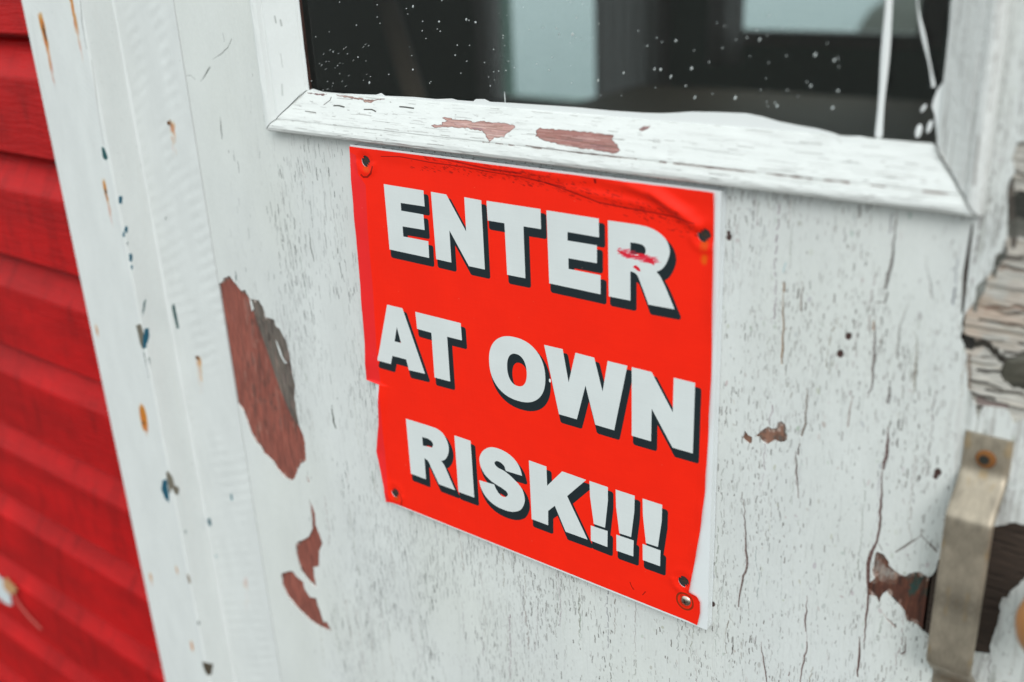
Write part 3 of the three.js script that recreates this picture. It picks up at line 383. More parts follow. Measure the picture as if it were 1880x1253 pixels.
  sp([[1762, 620], [1777, 627], [1792, 633], [1818, 637], [1830, 646], [1842, 660], [1852, 668]], 9, 'rgba(44,40,34,0.95)'); sp([[1764, 622], [1786, 632]], 16, 'rgba(34,32,28,0.95)'); sp([[1810, 566], [1850, 568], [1885, 570]], 3, 'rgba(120,78,56,0.6)'); sp([[1835, 495], [1860, 497], [1885, 500]], 3, 'rgba(120,96,80,0.5)');
  sp([[1842, 682], [1856, 695], [1872, 700], [1890, 702]], 17, 'rgba(52,50,40,0.95)'); sp([[1850, 672], [1868, 668], [1890, 662]], 20, 'rgba(84,82,72,0.85)'); sp([[1848, 683], [1868, 685], [1890, 684]], 26, 'rgba(74,70,60,0.9)'); sp([[1791, 560], [1795, 540], [1806, 522]], 20, 'rgba(92,100,98,0.6)'); sp([[1826, 500], [1833, 480], [1845, 466]], 14, 'rgba(70,74,70,0.8)'); sp([[1855, 385], [1890, 380]], 30, 'rgba(40,40,36,0.9)'); sp([[1855, 345], [1862, 440]], 22, 'rgba(80,72,66,0.8)'); sp([[1856, 420], [1890, 424]], 20, 'rgba(84,82,76,0.8)'); sp([[1795, 735], [1850, 750]], 10, 'rgba(110,92,88,0.7)'); sp([[1779, 660], [1779, 715]], 12, 'rgba(130,112,100,0.6)');
  { const [x, y] = S(1836, 1085); gs.fillStyle = 'rgb(60,48,40)'; gs.fillRect(0, S(1800, 890)[1], 1024, 400); }
  pixelsOf(sc, (d, o, x, y) => { const v = 0.84 + 0.28 * fbm(x / 60, y / 3, 3); d[o] *= v; d[o + 1] *= v; d[o + 2] *= v; });
  pixelsOf(sb, (d, o, x, y) => { const v = d[o] + 60 * (fbm(x / 70, y / 3.2, 3) - 0.5); d[o] = d[o + 1] = d[o + 2] = v; });
  const bare = mat({ map: tex(sc, true), bumpMap: tex(sb, false), bumpScale: 0.0022, roughness: 0.95 });
  mesh('lock_stile', uvBy(new THREE.BoxGeometry(DOOR_R - JOINT - 0.0008, yt - yb, 0.036).translate((JOINT + 0.0008 + DOOR_R) / 2, (yt + yb) / 2, -0.01935), (x, y) => [(x - SX) / SW, (y - SY) / SH]), bare, door).userData.label = 'lock stile of weathered grey bare wood';

  // glazing moulding: four mitred lengths round the glass; o = distance out from the glass edge
  const mp = [[0, GZ + 0.0004], [0.0008, GZ + 0.0022], [0.0185, 0.0046], [0.0198, 0.0053], [0.0205, 0.0049], [0.0211, 0.0051], [0.0217, 0.0062], [0.0228, 0.0086], [0.0245, 0.0099], [0.0266, 0.0104], [0.0286, 0.0097], [0.0297, 0.0078], [0.03, 0.0055], [0.03, 0.00005]];
  const ML = [0]; for (let i = 1; i < mp.length; i++) ML[i] = ML[i - 1] + Math.hypot(mp[i][0] - mp[i - 1][0], mp[i][1] - mp[i - 1][1]);
  const total = ML[ML.length - 1];
  // texture of the bottom length: u along x, v along the profile
  const MN = 2048, MH = 256, MX = GX0 - MW, MLEN = GX1 - GX0 + 2 * MW;
  const mc = canvas(MN, MH), gm = mc.getContext('2d'), mb = canvas(MN, MH), gmb = mb.getContext('2d');
  gm.fillStyle = 'rgb(219,220,217)'; gm.fillRect(0, 0, MN, MH); gmb.fillStyle = 'rgb(190,190,190)'; gmb.fillRect(0, 0, MN, MH);
  const so = new THREE.Vector3(0, GY0 - mp[1][0], mp[1][1]), sn = new THREE.Vector3(0, mp[2][1] - mp[1][1], mp[2][0] - mp[1][0]).normalize();
  const M = (px, py) => { const v = onP(px, py, so, sn), s = ML[1] + Math.hypot(GY0 - mp[1][0] - v.y, v.z - mp[1][1]); return [(v.x - MX) / MLEN * MN, s / total * MH]; };
  pixelsOf(mc, (d, o, x, y) => { const v = 0.955 + 0.055 * fbm(x / 80, y / 14, 4) - 0.015 * noise(x / 6, y / 2); d[o] *= v; d[o + 1] *= v; d[o + 2] *= v; });
  for (let n = 0; n < 1100; n++) { const x = rr(0, MN), y = rr(0, MH * 0.95), l = Math.exp(rr(1.2, 4.4)), a = Math.pow(rnd(), 2.8) * (0.4 + 0.5 * noise(x / 60, y / 30)); gm.strokeStyle = `rgba(96,86,78,${0.04 + 0.5 * a})`; gmb.strokeStyle = `rgba(30,30,30,${0.2 + 0.6 * a})`; for (const k of [gm, gmb]) { k.lineWidth = rr(0.7, 2.2); k.beginPath(); k.moveTo(x, y); k.lineTo(x + l * 0.5, y + rr(-1.5, 1.5)); k.lineTo(x + l, y + rr(-2, 2)); k.stroke(); } }
  const mpoly = (pts, col, depth = 'rgb(110,110,110)') => { const q = ragged(pts.map(([x, y]) => M(x, y)), 7, 2.6); for (const [k, s] of [[gm, col], [gmb, depth]]) { k.fillStyle = s; k.beginPath(); q.forEach(([x, y], i) => i ? k.lineTo(x, y) : k.moveTo(x, y)); k.fill(); } gm.strokeStyle = 'rgba(96,60,56,0.75)'; gm.lineWidth = 1.6; gm.beginPath(); q.forEach(([x, y], i) => i ? gm.lineTo(x, y) : gm.moveTo(x, y)); gm.closePath(); gm.stroke();
    gm.save(); gm.beginPath(); q.forEach(([x, y], i) => i ? gm.lineTo(x, y) : gm.moveTo(x, y)); gm.clip(); const xs = q.map((p) => p[0]), ys = q.map((p) => p[1]), x0 = Math.min(...xs), x1 = Math.max(...xs), y0 = Math.min(...ys), y1 = Math.max(...ys);
    for (let n = 0; n < 150; n++) { const v = rnd(), x = rr(x0 - 30, x1), y = rr(y0, y1); gm.strokeStyle = v < 0.62 ? `rgba(${96 + rr(-20, 20) | 0},${62 + rr(-12, 16) | 0},${58 + rr(-12, 16) | 0},${rr(0.15, 0.55)})` : `rgba(222,200,194,${rr(0.1, 0.5)})`; gm.lineWidth = rr(0.8, 3); gm.beginPath(); gm.moveTo(x, y); gm.lineTo(x + rr(20, 90), y + rr(-2, 2)); gm.stroke(); } gm.restore(); };
  mpoly([[566, 168], [580, 169], [600, 173], [594, 176], [574, 172]], 'rgb(178,150,138)'); mpoly([[618, 173], [650, 171], [690, 175], [706, 181], [690, 184], [678, 189], [668, 187], [666, 181], [640, 177]], 'rgb(170,132,116)');
  mpoly([[792, 231], [797, 229], [812, 230], [812, 225], [822, 222], [812, 217], [820, 216], [835, 220], [862, 222], [868, 225], [885, 223], [912, 226], [940, 229], [946, 233], [938, 240], [928, 246], [925, 252], [908, 252], [898, 260], [891, 245], [885, 240], [850, 234], [815, 233], [800, 235]], 'rgb(178,136,128)');
  mpoly([[985, 240], [992, 235], [1000, 237], [1060, 241], [1110, 247], [1126, 249], [1124, 258], [1133, 266], [1138, 276], [1130, 282], [1095, 276], [1040, 268], [1000, 258], [984, 250]], 'rgb(150,100,92)');
  mpoly([[1174, 237], [1182, 232], [1194, 231], [1190, 236], [1180, 240]], 'rgb(190,156,150)');
  const ml = (pts, w, col) => { for (const [k, s] of [[gm, col], [gmb, 'rgba(10,10,10,0.9)']]) { k.strokeStyle = s; k.lineWidth = w; k.beginPath(); pts.forEach(([x, y], i) => { const [a, e] = M(x, y); i ? k.lineTo(a, e + rr(-0.6, 0.6)) : k.moveTo(a, e); }); k.stroke(); } };
  ml([[608, 178], [606, 184], [594, 193]], 2.4, 'rgba(70,64,58,0.8)'); ml([[612, 194], [622, 194], [632, 197]], 5, 'rgba(60,58,52,0.9)'); ml([[668, 201], [682, 201], [690, 205]], 4, 'rgba(60,58,52,0.85)'); ml([[733, 196], [745, 197], [760, 199]], 4.5, 'rgba(52,50,46,0.9)'); ml([[560, 204], [580, 207]], 2.5, 'rgba(90,84,78,0.7)');
  ml([[965, 267], [1000, 272], [1060, 280], [1100, 284]], 2.5, 'rgba(120,90,84,0.7)');
  // dark broken line of the quirk, and a rim of old dirt under the nose
  { const y = ML[4] / total * MH; for (let x = 620; x < MN; x += 6) { const k = fbm(x / 40, 7, 3); if (k < 0.66 - 0.34 * (x / MN)) continue; gm.strokeStyle = `rgba(92,68,62,${0.3 + 0.65 * k})`; gm.lineWidth = 1 + (2.5 + 6 * x / MN) * noise(x / 18, 2); gm.beginPath(); gm.moveTo(x, y + rr(-0.6, 0.6)); gm.lineTo(x + 7, y + rr(-0.6, 0.6)); gm.stroke(); } }
  { const y0 = ML[11] / total * MH; for (let n = 0; n < 5200; n++) { const x = MN * Math.pow(rnd(), 0.75), y = y0 + Math.pow(rnd(), 1.2) * (MH - y0); gm.fillStyle = `rgba(${142 + rr(-40, 20) | 0},${118 + rr(-36, 20) | 0},${92 + rr(-30, 20) | 0},${rr(0.05, 0.4)})`; gm.beginPath(); gm.ellipse(x, y, rr(1, 9), rr(0.6, 2.2), 0, 0, 7); gm.fill(); } }
  pixelsOf(mb, (d, o, x, y) => { const v = d[o] + 30 * (fbm(x / 60, y / 10, 3) - 0.5) + 14 * (noise(x / 8, y / 3) - 0.5); d[o] = d[o + 1] = d[o + 2] = v; });
  const mm = mat({ map: tex(mc, true), bumpMap: tex(mb, false), bumpScale: 0.0012, roughness: 0.45 });
  // the side lengths: plainer, more weathered
  const vc = canvas(1024, 128), gv = vc.getContext('2d'), vb = canvas(1024, 128); gv.fillStyle = 'rgb(220,220,217)'; gv.fillRect(0, 0, 1024, 128);
  for (let n = 0; n < 260; n++) { const x = rr(0, 1024), y = rr(0, 128), a = rnd() * rnd(); gv.strokeStyle = `rgba(110,102,96,${0.08 + 0.4 * a})`; gv.lineWidth = rr(0.8, 4); gv.beginPath(); gv.moveTo(x, y); gv.lineTo(x + rr(10, 70), y + rr(-3, 3)); gv.stroke(); }
  pixelsOf(vb, (d, o, x, y) => { const v = 255 * (0.7 * fbm(x / 40, y / 6, 4) + 0.3 * noise(x / 5, y / 3)); d[o] = d[o + 1] = d[o + 2] = v; d[o + 3] = 255; });
  const pc = canvas(512, 64), gp = pc.getContext('2d'); gp.fillStyle = 'rgb(223,225,223)'; gp.fillRect(0, 0, 512, 64); for (let n = 0; n < 26; n++) { const x = rr(0, 512), y = rr(0, 64); gp.strokeStyle = `rgba(90,92,88,${rr(0.1, 0.6)})`; gp.lineWidth = rr(0.6, 1.6); gp.beginPath(); gp.moveTo(x, y); gp.lineTo(x + rr(4, 22), y + rr(-1, 1)); gp.stroke(); }
  const pm = mat({ map: tex(pc, true), bumpMap: tex(vb, false), bumpScale: 0.0003, roughness: 0.5 });
  const vm = mat({ map: tex(vc, true), bumpMap: tex(vb, false), bumpScale: 0.0012, roughness: 0.55 });
  const wob = (t, i) => 0.0009 * (fbm(t * 22 + i * 2.3, i * 3.1, 3) - 0.5);
  const G = 0.0006, closed = [...mp, [0, 0.00005 - 0.008]];
  const span = (a, bb, n) => Array.from({ length: n + 1 }, (_, i) => a + (bb - a) * i / n);
  const lenX = (o, t) => GX0 - o + G + t * (GX1 - GX0 + 2 * o - 2 * G - 0.0009), lenY = (o, t) => GY0 - o + G + t * (GY1 - GY0 + 2 * o - 2 * G);
  const rect = (place, uv, m, name, label) => { const g1 = sweep(mp, span(0, 1, 60), (p, t, i) => place(p[0], p[1] + (i > 1 && i < 12 ? wob(t * 3, i) : 0), t), uv); const c0 = cap(closed, (p) => place(p[0], p[1], 0)), c1 = cap(closed, (p) => place(p[0], p[1], 1)); const o = mesh(name, merged(g1, c0, c1), m, door); if (label) o.userData.label = label; };
  rect((o, z, t) => [lenX(o, t), GY0 - o, z], (Q, s) => [(Q[0] - MX) / MLEN, 1 - s / total], mm, 'glazing_moulding', 'bottom moulding of the window with flaked paint');
  rect((o, z, t) => [GX0 - o, lenY(o, t), z], (Q, s) => [Q[1] / 0.4, s / total], pm, 'glazing_moulding'); rect((o, z, t) => [GX1 + o, lenY(o, t), z], (Q, s) => [Q[1] / 0.4 + 0.3, s / total], vm, 'glazing_moulding', 'lock side moulding of the window'); rect((o, z, t) => [lenX(o, t), GY1 + o, z], (Q, s) => [Q[0] / 0.4, s / total], vm, 'glazing_moulding');

  // glass, with smears of paint on its edge, runs and specks
  mesh('glass_pane', box(GX0 - 0.006, GX1 + 0.006, GY0 - 0.006, GY1 + 0.006, GZ - 0.0042, GZ - 0.0002), mat({ color: lin(0.93, 0.96, 0.95), transmission: 1, thickness: 0, roughness: 0.015, ior: 1.5 }), door);
  const gz = GZ, gpt = (px, py) => { const v = onZ(px, py, gz); return [v.x, v.y]; };
  const white = mat({ color: lin(0.78, 0.79, 0.78), roughness: 0.5 });
  const smear = (top, name = 'paint_smear') => { const up = top.map(([a, e]) => gpt(a, e)); const s = shape([...up, [up[up.length - 1][0], GY0 - 0.004], [up[0][0], GY0 - 0.004]]); mesh(name, new THREE.ExtrudeGeometry(s, { depth: 0.0006, bevelEnabled: false }).translate(0, 0, gz), white, door); };
  smear([[566, 166], [575, 163], [590, 168], [618, 172], [640, 172], [660, 173], [690, 174], [700, 171], [707, 176], [760, 178], [800, 182], [830, 181], [840, 184], [870, 186], [874, 182], [890, 182], [900, 187], [940, 189], [1000, 193], [1060, 197], [1120, 203], [1180, 207], [1215, 208], [1240, 207], [1270, 205], [1320, 206], [1370, 208], [1400, 214], [1430, 223], [1470, 231], [1500, 236], [1530, 244], [1545, 250], [1580, 250], [1600, 254], [1640, 261], [1690, 264], [1718, 266]]);
  { const pts = [[1712, 0], [1747, 0], [1738, 130], [1733, 150], [1722, 165], [1716, 180], [1712, 195], [1717, 210], [1720, 240], [1722, 268]].map(([a, e]) => gpt(a, e)).slice(1); const s = shape([...pts, [GX1 + 0.004, pts[pts.length - 1][1]], [GX1 + 0.004, pts[0][1]]]); mesh('paint_smear', new THREE.ExtrudeGeometry(s, { depth: 0.0006, bevelEnabled: false }).translate(0, 0, gz), white, door); }
  { const pts = []; for (let i = 0; i <= 14; i++) { const y = GY0 - 0.002 + i * 0.011; pts.push([GX0 + 0.0012 + 0.0016 * fbm(i * 0.7, 4, 2), y]); } const s = shape([...pts, [GX0 - 0.004, pts[14][1]], [GX0 - 0.004, pts[0][1]]]); mesh('paint_smear', new THREE.ExtrudeGeometry(s, { depth: 0.0005, bevelEnabled: false }).translate(0, 0, gz), white, door); }
  const run = (pts, r0, r1) => { const cv3 = new THREE.CatmullRomCurve3(pts.map(([a, e]) => onZ(a, e, gz + 0.0008))), t = new THREE.TubeGeometry(cv3, 24, 1, 8), p = t.attributes.position, n = t.attributes.normal; for (let i = 0; i < p.count; i++) { const k = Math.floor(i / 9) / 24, w = r0 + (r1 - r0) * k + 0.0003 * Math.sin(k * 13), c0 = cv3.getPointAt(Math.min(1, k)); p.setXYZ(i, c0.x + n.getX(i) * w, c0.y + n.getY(i) * w, gz + 0.0003 + Math.max(-0.0004, n.getZ(i) * w * 0.45)); } t.computeVertexNormals(); return t; };
  mesh('paint_run', merged(run([[1634, -160], [1632, 0], [1628, 60], [1622, 140], [1616, 210], [1613, 250]], 0.0022, 0.0020), new THREE.SphereGeometry(0.0021, 10, 8).scale(1, 1.3, 0.4).translate(...onZ(1614, 246, gz + 0.0003).toArray())), white, door);
  mesh('paint_run', run([[1680, -90], [1686, 20], [1696, 70], [1707, 120], [1714, 160]], 0.0004, 0.0009), white, door);
  const blob = (px, py, a, e, rot) => new THREE.SphereGeometry(1, 10, 8).scale(a, e, 0.0006).rotateZ(rot).translate(...onZ(px, py, gz + 0.0001).toArray());
  for (const [px, py, a, e, r] of [[1687, 241, 0.0016, 0.0036, -0.15], [1707, 233, 0.0012, 0.0034, -0.2], [1696, 199, 0.0009, 0.0023, -0.5]]) mesh('paint_blob', blob(px, py, a, e, r), white, door);
  const speck = []; // dried splashes: small ones all over, larger ones where the photograph has them
  for (let n = 0; n < 70; n++) { const px = 570 + Math.pow(rnd(), 0.9) * 520, py = rr(0, 175); speck.push(blob(px, py, rr(0.00012, 0.00032), rr(0.00018, 0.0005), rr(-0.4, 0.4))); }
  for (let n = 0; n < 30; n++) { const px = rr(585, 680), py = rr(70, 165), s = rr(0.0006, 0.0024); speck.push(blob(px, py, rr(0.0001, 0.00016), s * 0.6, rr(-1.3, -0.8))); }
  for (let n = 0; n < 40; n++) { speck.push(blob(rr(1090, 1560), rr(20, 225), rr(0.00015, 0.0004), rr(0.0002, 0.0006), -0.3)); }
  for (const [px, py] of [[758, 128], [678, 152], [1241, 75], [1395, 73], [1532, 111], [1539, 167], [1529, 198], [1427, 195], [1350, 180], [1489, 158], [1276, 179], [1202, 127], [1213, 128], [1232, 141], [1270, 126], [1098, 148], [1145, 134], [1497, 101], [758, 12], [806, 40], [856, 36], [873, 41], [1051, 63]]) speck.push(blob(px, py, rr(0.0004, 0.0008), rr(0.0006, 0.0012), -0.35));
  speck.push(blob(927, 180, 0.00035, 0.0042, 0.03));
  const spm = mesh('dried_specks', merged(...speck), mat({ color: lin(0.5, 0.53, 0.52), roughness: 0.7 }), door); spm.userData.kind = 'stuff';
}

// ------------------------------------------------------------------ the sign
const sign = thing('warning_sign', 'square red plastic sign reading ENTER AT OWN RISK screwed to the white door', 'sign');
{
  const SX0 = -0.5628, SX1 = -0.2632, SY1 = H - 0.1450, SY0 = H - 0.4455, ZB = 0.0004, ZF = 0.0068, N = 2048;
  const S = (px, py) => { const v = onZ(px, py, ZF); return [(v.x - SX0) / (SX1 - SX0) * N, (SY1 - v.y) / (SY1 - SY0) * N]; };
  const mmx = N / ((SX1 - SX0) * 1000), mmy = N / ((SY1 - SY0) * 1000);
  const k1 = (p) => zoom(620, 240, 4.475, p), k2 = (p) => zoom(980, 300, 4.475, p), k3 = (p) => zoom(640, 540, 4.475, p), k4 = (p) => zoom(980, 580, 4.475, p), k5 = (p) => zoom(720, 750, 6.264, p), k6 = (p) => zoom(960, 820, 6.264, p), k7 = (p) => zoom(1040, 880, 6.265, p);
  const curve = (pts) => { const c = new THREE.CatmullRomCurve3(pts.map(([x, y]) => new THREE.Vector3(x, y, 0)), false, 'centripetal'); return c.getPoints(pts.length * 6).map((v) => [v.x, v.y]); };
  const ring = (l, t, r, b) => { const X0 = S(...l)[0], X1 = S(...r)[0], Y0 = S(...t)[1], Y1 = S(...b)[1], out = []; for (let i = 0; i < 72; i++) { const a = i / 72 * Math.PI * 2, c = Math.cos(a), s = Math.sin(a), e = 2 / 2.25; out.push([(X0 + X1) / 2 + Math.sign(c) * Math.abs(c) ** e * (X1 - X0) / 2, (Y0 + Y1) / 2 + Math.sign(s) * Math.abs(s) ** e * (Y1 - Y0) / 2]); } return out; };
  const G = (rings) => rings.map((r) => r.map((p) => S(...p)));
  const R3 = k5([[160, 120], ...curve([[430, 203], [520, 238], [580, 285], [630, 370], [652, 460], [640, 540], [608, 588], [565, 605]]), ...curve([[565, 605], [600, 655], [640, 745], [725, 942]]), [540, 872], ...curve([[540, 872], [450, 680], [415, 605], [372, 570]]), [390, 815], [218, 750]]);
  const letters = [
    G([k1([[380, 440], [705, 492], [715, 622], [518, 592], [523, 658], [705, 690], [715, 815], [533, 785], [540, 870], [745, 910], [752, 1045], [428, 975]])]),
    G([k1([[768, 503], [893, 525], [1058, 832], [1042, 547], [1180, 573], [1210, 1140], [1080, 1112], [918, 815], [935, 1083], [812, 1055]])]),
    G([k1([[1225, 577], [1667, 645], [1672, 808], [1527, 785], [1543, 1212], [1395, 1183], [1372, 760], [1235, 737]])]),
    G([k2([[107, 387], [535, 455], [538, 607], [278, 562], [278, 635], [520, 675], [520, 820], [285, 778], [287, 868], [550, 920], [550, 1075], [130, 985]])]),
    G([k2([[612, 470], ...curve([[860, 505], [950, 528], [1040, 578], [1095, 640], [1119, 720], [1100, 800], [1060, 862], [1008, 893]]), ...curve([[1008, 893], [1040, 930], [1080, 1010], [1157, 1198]]), [945, 1160], ...curve([[945, 1160], [890, 1010], [850, 915], [820, 893], [795, 885]]), [795, 1127], [620, 1092]]), k2([[795, 648], ...curve([[850, 655], [900, 672], [922, 705], [915, 745], [870, 752]]), [795, 742]])]),
    G([k3([[318, 88], [443, 118], [628, 655], [497, 625], [475, 537], [360, 507], [348, 575], [240, 545]]), k3([[397, 268], [433, 403], [378, 390]])]),
    G([k3([[550, 147], [922, 240], [932, 380], [810, 350], [835, 718], [708, 685], [682, 318], [565, 285]])]),
    [ring(k3([[1157, 555]])[0], k3([[1290, 337]])[0], k3([[1617, 690]])[0], k3([[1500, 908]])[0]), ring(k3([[1303, 590]])[0], k3([[1345, 483]])[0], k3([[1466, 640]])[0], k3([[1425, 767]])[0])],
    G([k4([[88, 240], [238, 275], [288, 552], [345, 305], [498, 345], [568, 628], [610, 372], [770, 412], [662, 940], [508, 895], [427, 568], [355, 850], [210, 808]])]),
    G([k4([[808, 423], [970, 463], [1145, 797], [1153, 510], [1327, 552], [1308, 1130], [1143, 1083], [970, 760], [965, 1030], [808, 985]])]),
    G([R3, k5([[345, 328], ...curve([[410, 346], [455, 378], [473, 420], [462, 452]]), [355, 430]])]),
    G([k5([[718, 312], [902, 375], [945, 1025], [765, 960]])]),
    G([k5([[1310, 718], [1495, 775], ...curve([[1495, 775], [1468, 680], [1410, 590], [1320, 512], [1210, 460], [1130, 449], [1055, 482], [1010, 555], [1008, 610], [1025, 680], [1065, 755], [1130, 825], [1200, 876], [1270, 920], [1318, 958], [1334, 992], [1315, 1018], [1270, 1014], [1222, 970], [1190, 915], [1175, 877]]), ...curve([[1003, 828], [1025, 915], [1080, 1015], [1165, 1100], [1280, 1163], [1395, 1189], [1478, 1166], [1520, 1095], [1526, 1040], [1498, 935], [1420, 835], [1300, 728], [1215, 680], [1183, 645], [1180, 618], [1205, 604], [1250, 622], [1292, 665], [1310, 718]])])]),
    G([k6([[72, 160], [272, 232], [280, 455], [455, 288], [728, 385], [510, 570], [745, 1070], [495, 980], [370, 680], [292, 740], [292, 905], [105, 835]])]),
  ];
  for (const [a, d] of [[[[268, 22], [478, 93], [478, 250], [445, 558], [318, 515], [275, 200]], [[283, 535], [475, 598], [472, 780], [285, 708]]], [[[570, 122], [787, 192], [782, 370], [745, 665], [612, 622], [575, 320]], [[578, 640], [775, 707], [770, 888], [580, 822]]], [[[880, 225], [1103, 297], [1098, 480], [1053, 778], [918, 735], [884, 420]], [[880, 747], [1083, 822], [1078, 1000], [882, 930]]]]) letters.push(G([k7(a)]), G([k7(d)]));
  const c = canvas(N, N), g = c.getContext('2d'), b = canvas(1024, 1024), r = canvas(1024, 1024);
  g.fillStyle = 'rgb(255,38,14)'; g.fillRect(0, 0, N, N);
  const trace = (rings, ox = 0, oy = 0) => { g.beginPath(); for (const q of rings) { q.forEach(([x, y], i) => i ? g.lineTo(x + ox, y + oy) : g.moveTo(x + ox, y + oy)); g.closePath(); } };
  g.lineJoin = 'round';
  for (const L of letters) { g.fillStyle = g.strokeStyle = 'rgb(34,44,48)'; g.lineWidth = 1.9 * 2 * mmx; trace(L, 2.7 * mmx, -(-4.4) * mmy); g.fill('evenodd'); g.stroke(); }
  for (const L of letters) { g.fillStyle = g.strokeStyle = 'rgb(220,224,223)'; g.lineWidth = 0.25 * mmx; trace(L); g.fill('evenodd'); g.stroke(); }
  // scrape on the R: red ground showing through the white
  const scr = (pts) => { const q = k2(pts).map((p) => S(...p)); g.beginPath(); q.forEach(([x, y], i) => i ? g.lineTo(x, y) : g.moveTo(x, y)); g.fill(); };
  g.fillStyle = 'rgb(222,34,52)'; scr([[680, 712], [720, 720], [800, 755], [850, 760], [890, 740], [920, 752], [905, 768], [850, 775], [780, 770], [720, 745]]); scr([[815, 850], [840, 835], [870, 860], [880, 888], [860, 885]]); scr([[905, 800], [940, 770], [980, 785], [992, 840], [960, 820]]);
  for (let n = 0; n < 240; n++) { const t = rnd(), [x, y] = S(...k2([[700 + 290 * t + rr(-20, 20), 725 + 80 * t + rr(-28, 34)]])[0]); g.strokeStyle = `rgba(224,40,62,${rr(0.15, 0.7)})`; g.lineWidth = rr(1, 5); g.beginPath(); g.moveTo(x, y); g.lineTo(x + rr(6, 34), y - rr(0, 10)); g.stroke(); }
  // dirt lines where the film has let go, rust round the fixings, a few scratches
  const dl = (pts, w, col) => { for (let k = 0; k < 3; k++) { g.strokeStyle = col; g.lineWidth = w * rr(0.5, 1.2); g.beginPath(); pts.forEach((p, i) => { const [x, y] = S(...p); i ? g.lineTo(x + rr(-3, 3), y + rr(-3, 3)) : g.moveTo(x, y); }); g.stroke(); } };
  g.globalAlpha = 0.7; g.fillStyle = 'rgb(230,46,56)';   // delaminated strip along the left edge, its pinker sky sheen painted in
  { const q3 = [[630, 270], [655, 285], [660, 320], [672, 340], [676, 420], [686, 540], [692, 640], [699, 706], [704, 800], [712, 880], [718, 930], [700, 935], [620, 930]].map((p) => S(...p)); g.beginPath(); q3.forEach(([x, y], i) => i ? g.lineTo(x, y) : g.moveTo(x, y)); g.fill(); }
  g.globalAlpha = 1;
  dl([[700, 287], [735, 287], [790, 298], [850, 306], [920, 318], [960, 325], [1040, 344]], 4, 'rgba(110,10,14,0.35)'); dl([[1000, 335], [1050, 352], [1100, 372], [1150, 382], [1200, 390], [1250, 400], [1280, 410]], 4, 'rgba(90,10,14,0.35)'); dl([[800, 288], [840, 297], [900, 310], [960, 318]], 9, 'rgba(130,14,18,0.3)');
  dl([[1094, 328], [1095, 336]], 9, 'rgba(90,10,14,0.5)');
  for (let n = 0; n < 420; n++) { const t = rnd(), [x, y] = S(780 + 500 * t + rr(-30, 30), 300 + 95 * t * t + 30 * t + rr(-14, 14)); g.fillStyle = `rgba(90,12,16,${rr(0.08, 0.35)})`; g.beginPath(); g.ellipse(x, y, rr(2, 16), rr(1, 4), 0.2, 0, 7); g.fill(); }
  const rustRing = (px, py, R, col, a) => { const [x, y] = S(px, py); for (let n = 0; n < 60; n++) { g.fillStyle = col; g.globalAlpha = a * rr(0.3, 1); g.beginPath(); g.ellipse(x + rr(-R, R) * 0.6, y + rr(-0.2, 1.5) * R, rr(4, 14), rr(4, 18), 0, 0, 7); g.fill(); } g.globalAlpha = 1; };
  rustRing(672, 300, 26, 'rgb(226,74,16)', 0.25); rustRing(1294, 440, 28, 'rgb(228,78,14)', 0.22); rustRing(728, 908, 24, 'rgb(206,62,16)', 0.3); rustRing(1257, 1098, 30, 'rgb(188,48,14)', 0.25); rustRing(1294, 470, 20, 'rgb(238,96,14)', 0.14);
  { const [x, y] = S(1258, 1104); g.strokeStyle = 'rgba(120,50,20,0.8)'; g.lineWidth = 9; g.beginPath(); g.ellipse(x, y, 42, 44, 0, 0, 7); g.stroke(); }
  { const q = [[664, 320], [668, 325], [675, 325], [682, 318], [685, 305]].map((p) => S(...p)); g.strokeStyle = 'rgba(110,18,12,0.7)'; g.lineWidth = 9; g.beginPath(); q.forEach(([x, y], i) => i ? g.lineTo(x, y) : g.moveTo(x, y)); g.stroke(); }
  { const q = [[735, 908], [739, 918], [737, 930], [733, 936]].map((p) => S(...p)); g.strokeStyle = 'rgba(140,26,12,0.6)'; g.lineWidth = 8; g.beginPath(); q.forEach(([x, y], i) => i ? g.lineTo(x, y) : g.moveTo(x, y)); g.stroke(); }
  dl([[1157, 1069], [1160, 1078], [1164, 1083]], 5, 'rgba(120,20,10,0.5)'); dl([[1180, 1093], [1186, 1086]], 5, 'rgba(120,20,10,0.4)');
  { const [x, y] = S(1010, 699); g.fillStyle = 'rgb(240,242,240)'; g.beginPath(); g.ellipse(x, y, 6, 10, 0, 0, 7); g.fill(); }
  for (let n = 0; n < 40; n++) { const x = rr(0, N), y = rr(0, N); g.fillStyle = `rgba(255,190,170,${rr(0.2, 0.6)})`; g.beginPath(); g.ellipse(x, y, rr(1, 3), rr(1, 3), 0, 0, 7); g.fill(); }
  pixelsOf(c, (d, o, x, y) => { const v = 0.975 + 0.03 * fbm(x / 120, y / 120, 3) - 0.012 * noise(x / 70, y / 1.7); d[o] *= v; d[o + 1] *= v; d[o + 2] *= v; });
  // the vertical flutes of the board telegraph faintly through the film
  pixelsOf(b, (d, o, x, y) => { const v = 128 + 26 * Math.sin(x / 1024 * 300 / 4.6 * 2 * Math.PI) + 34 * (fbm(x / 70, y / 70, 3) - 0.5) + 10 * (noise(x / 30, y / 1.5) - 0.5); d[o] = d[o + 1] = d[o + 2] = v; d[o + 3] = 255; });
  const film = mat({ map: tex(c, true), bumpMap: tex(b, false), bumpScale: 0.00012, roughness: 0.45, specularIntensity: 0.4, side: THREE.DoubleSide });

  // board of fluted plastic: two skins and the ribs between them
  const plastic = mat({ color: lin(0.76, 0.785, 0.79), roughness: 0.45 });
  const fix = [[672, 296], [1294, 432], [726, 905], [1256, 1068]].map(([a, e]) => onZ(a, e, ZF)), HR = 0.0042;
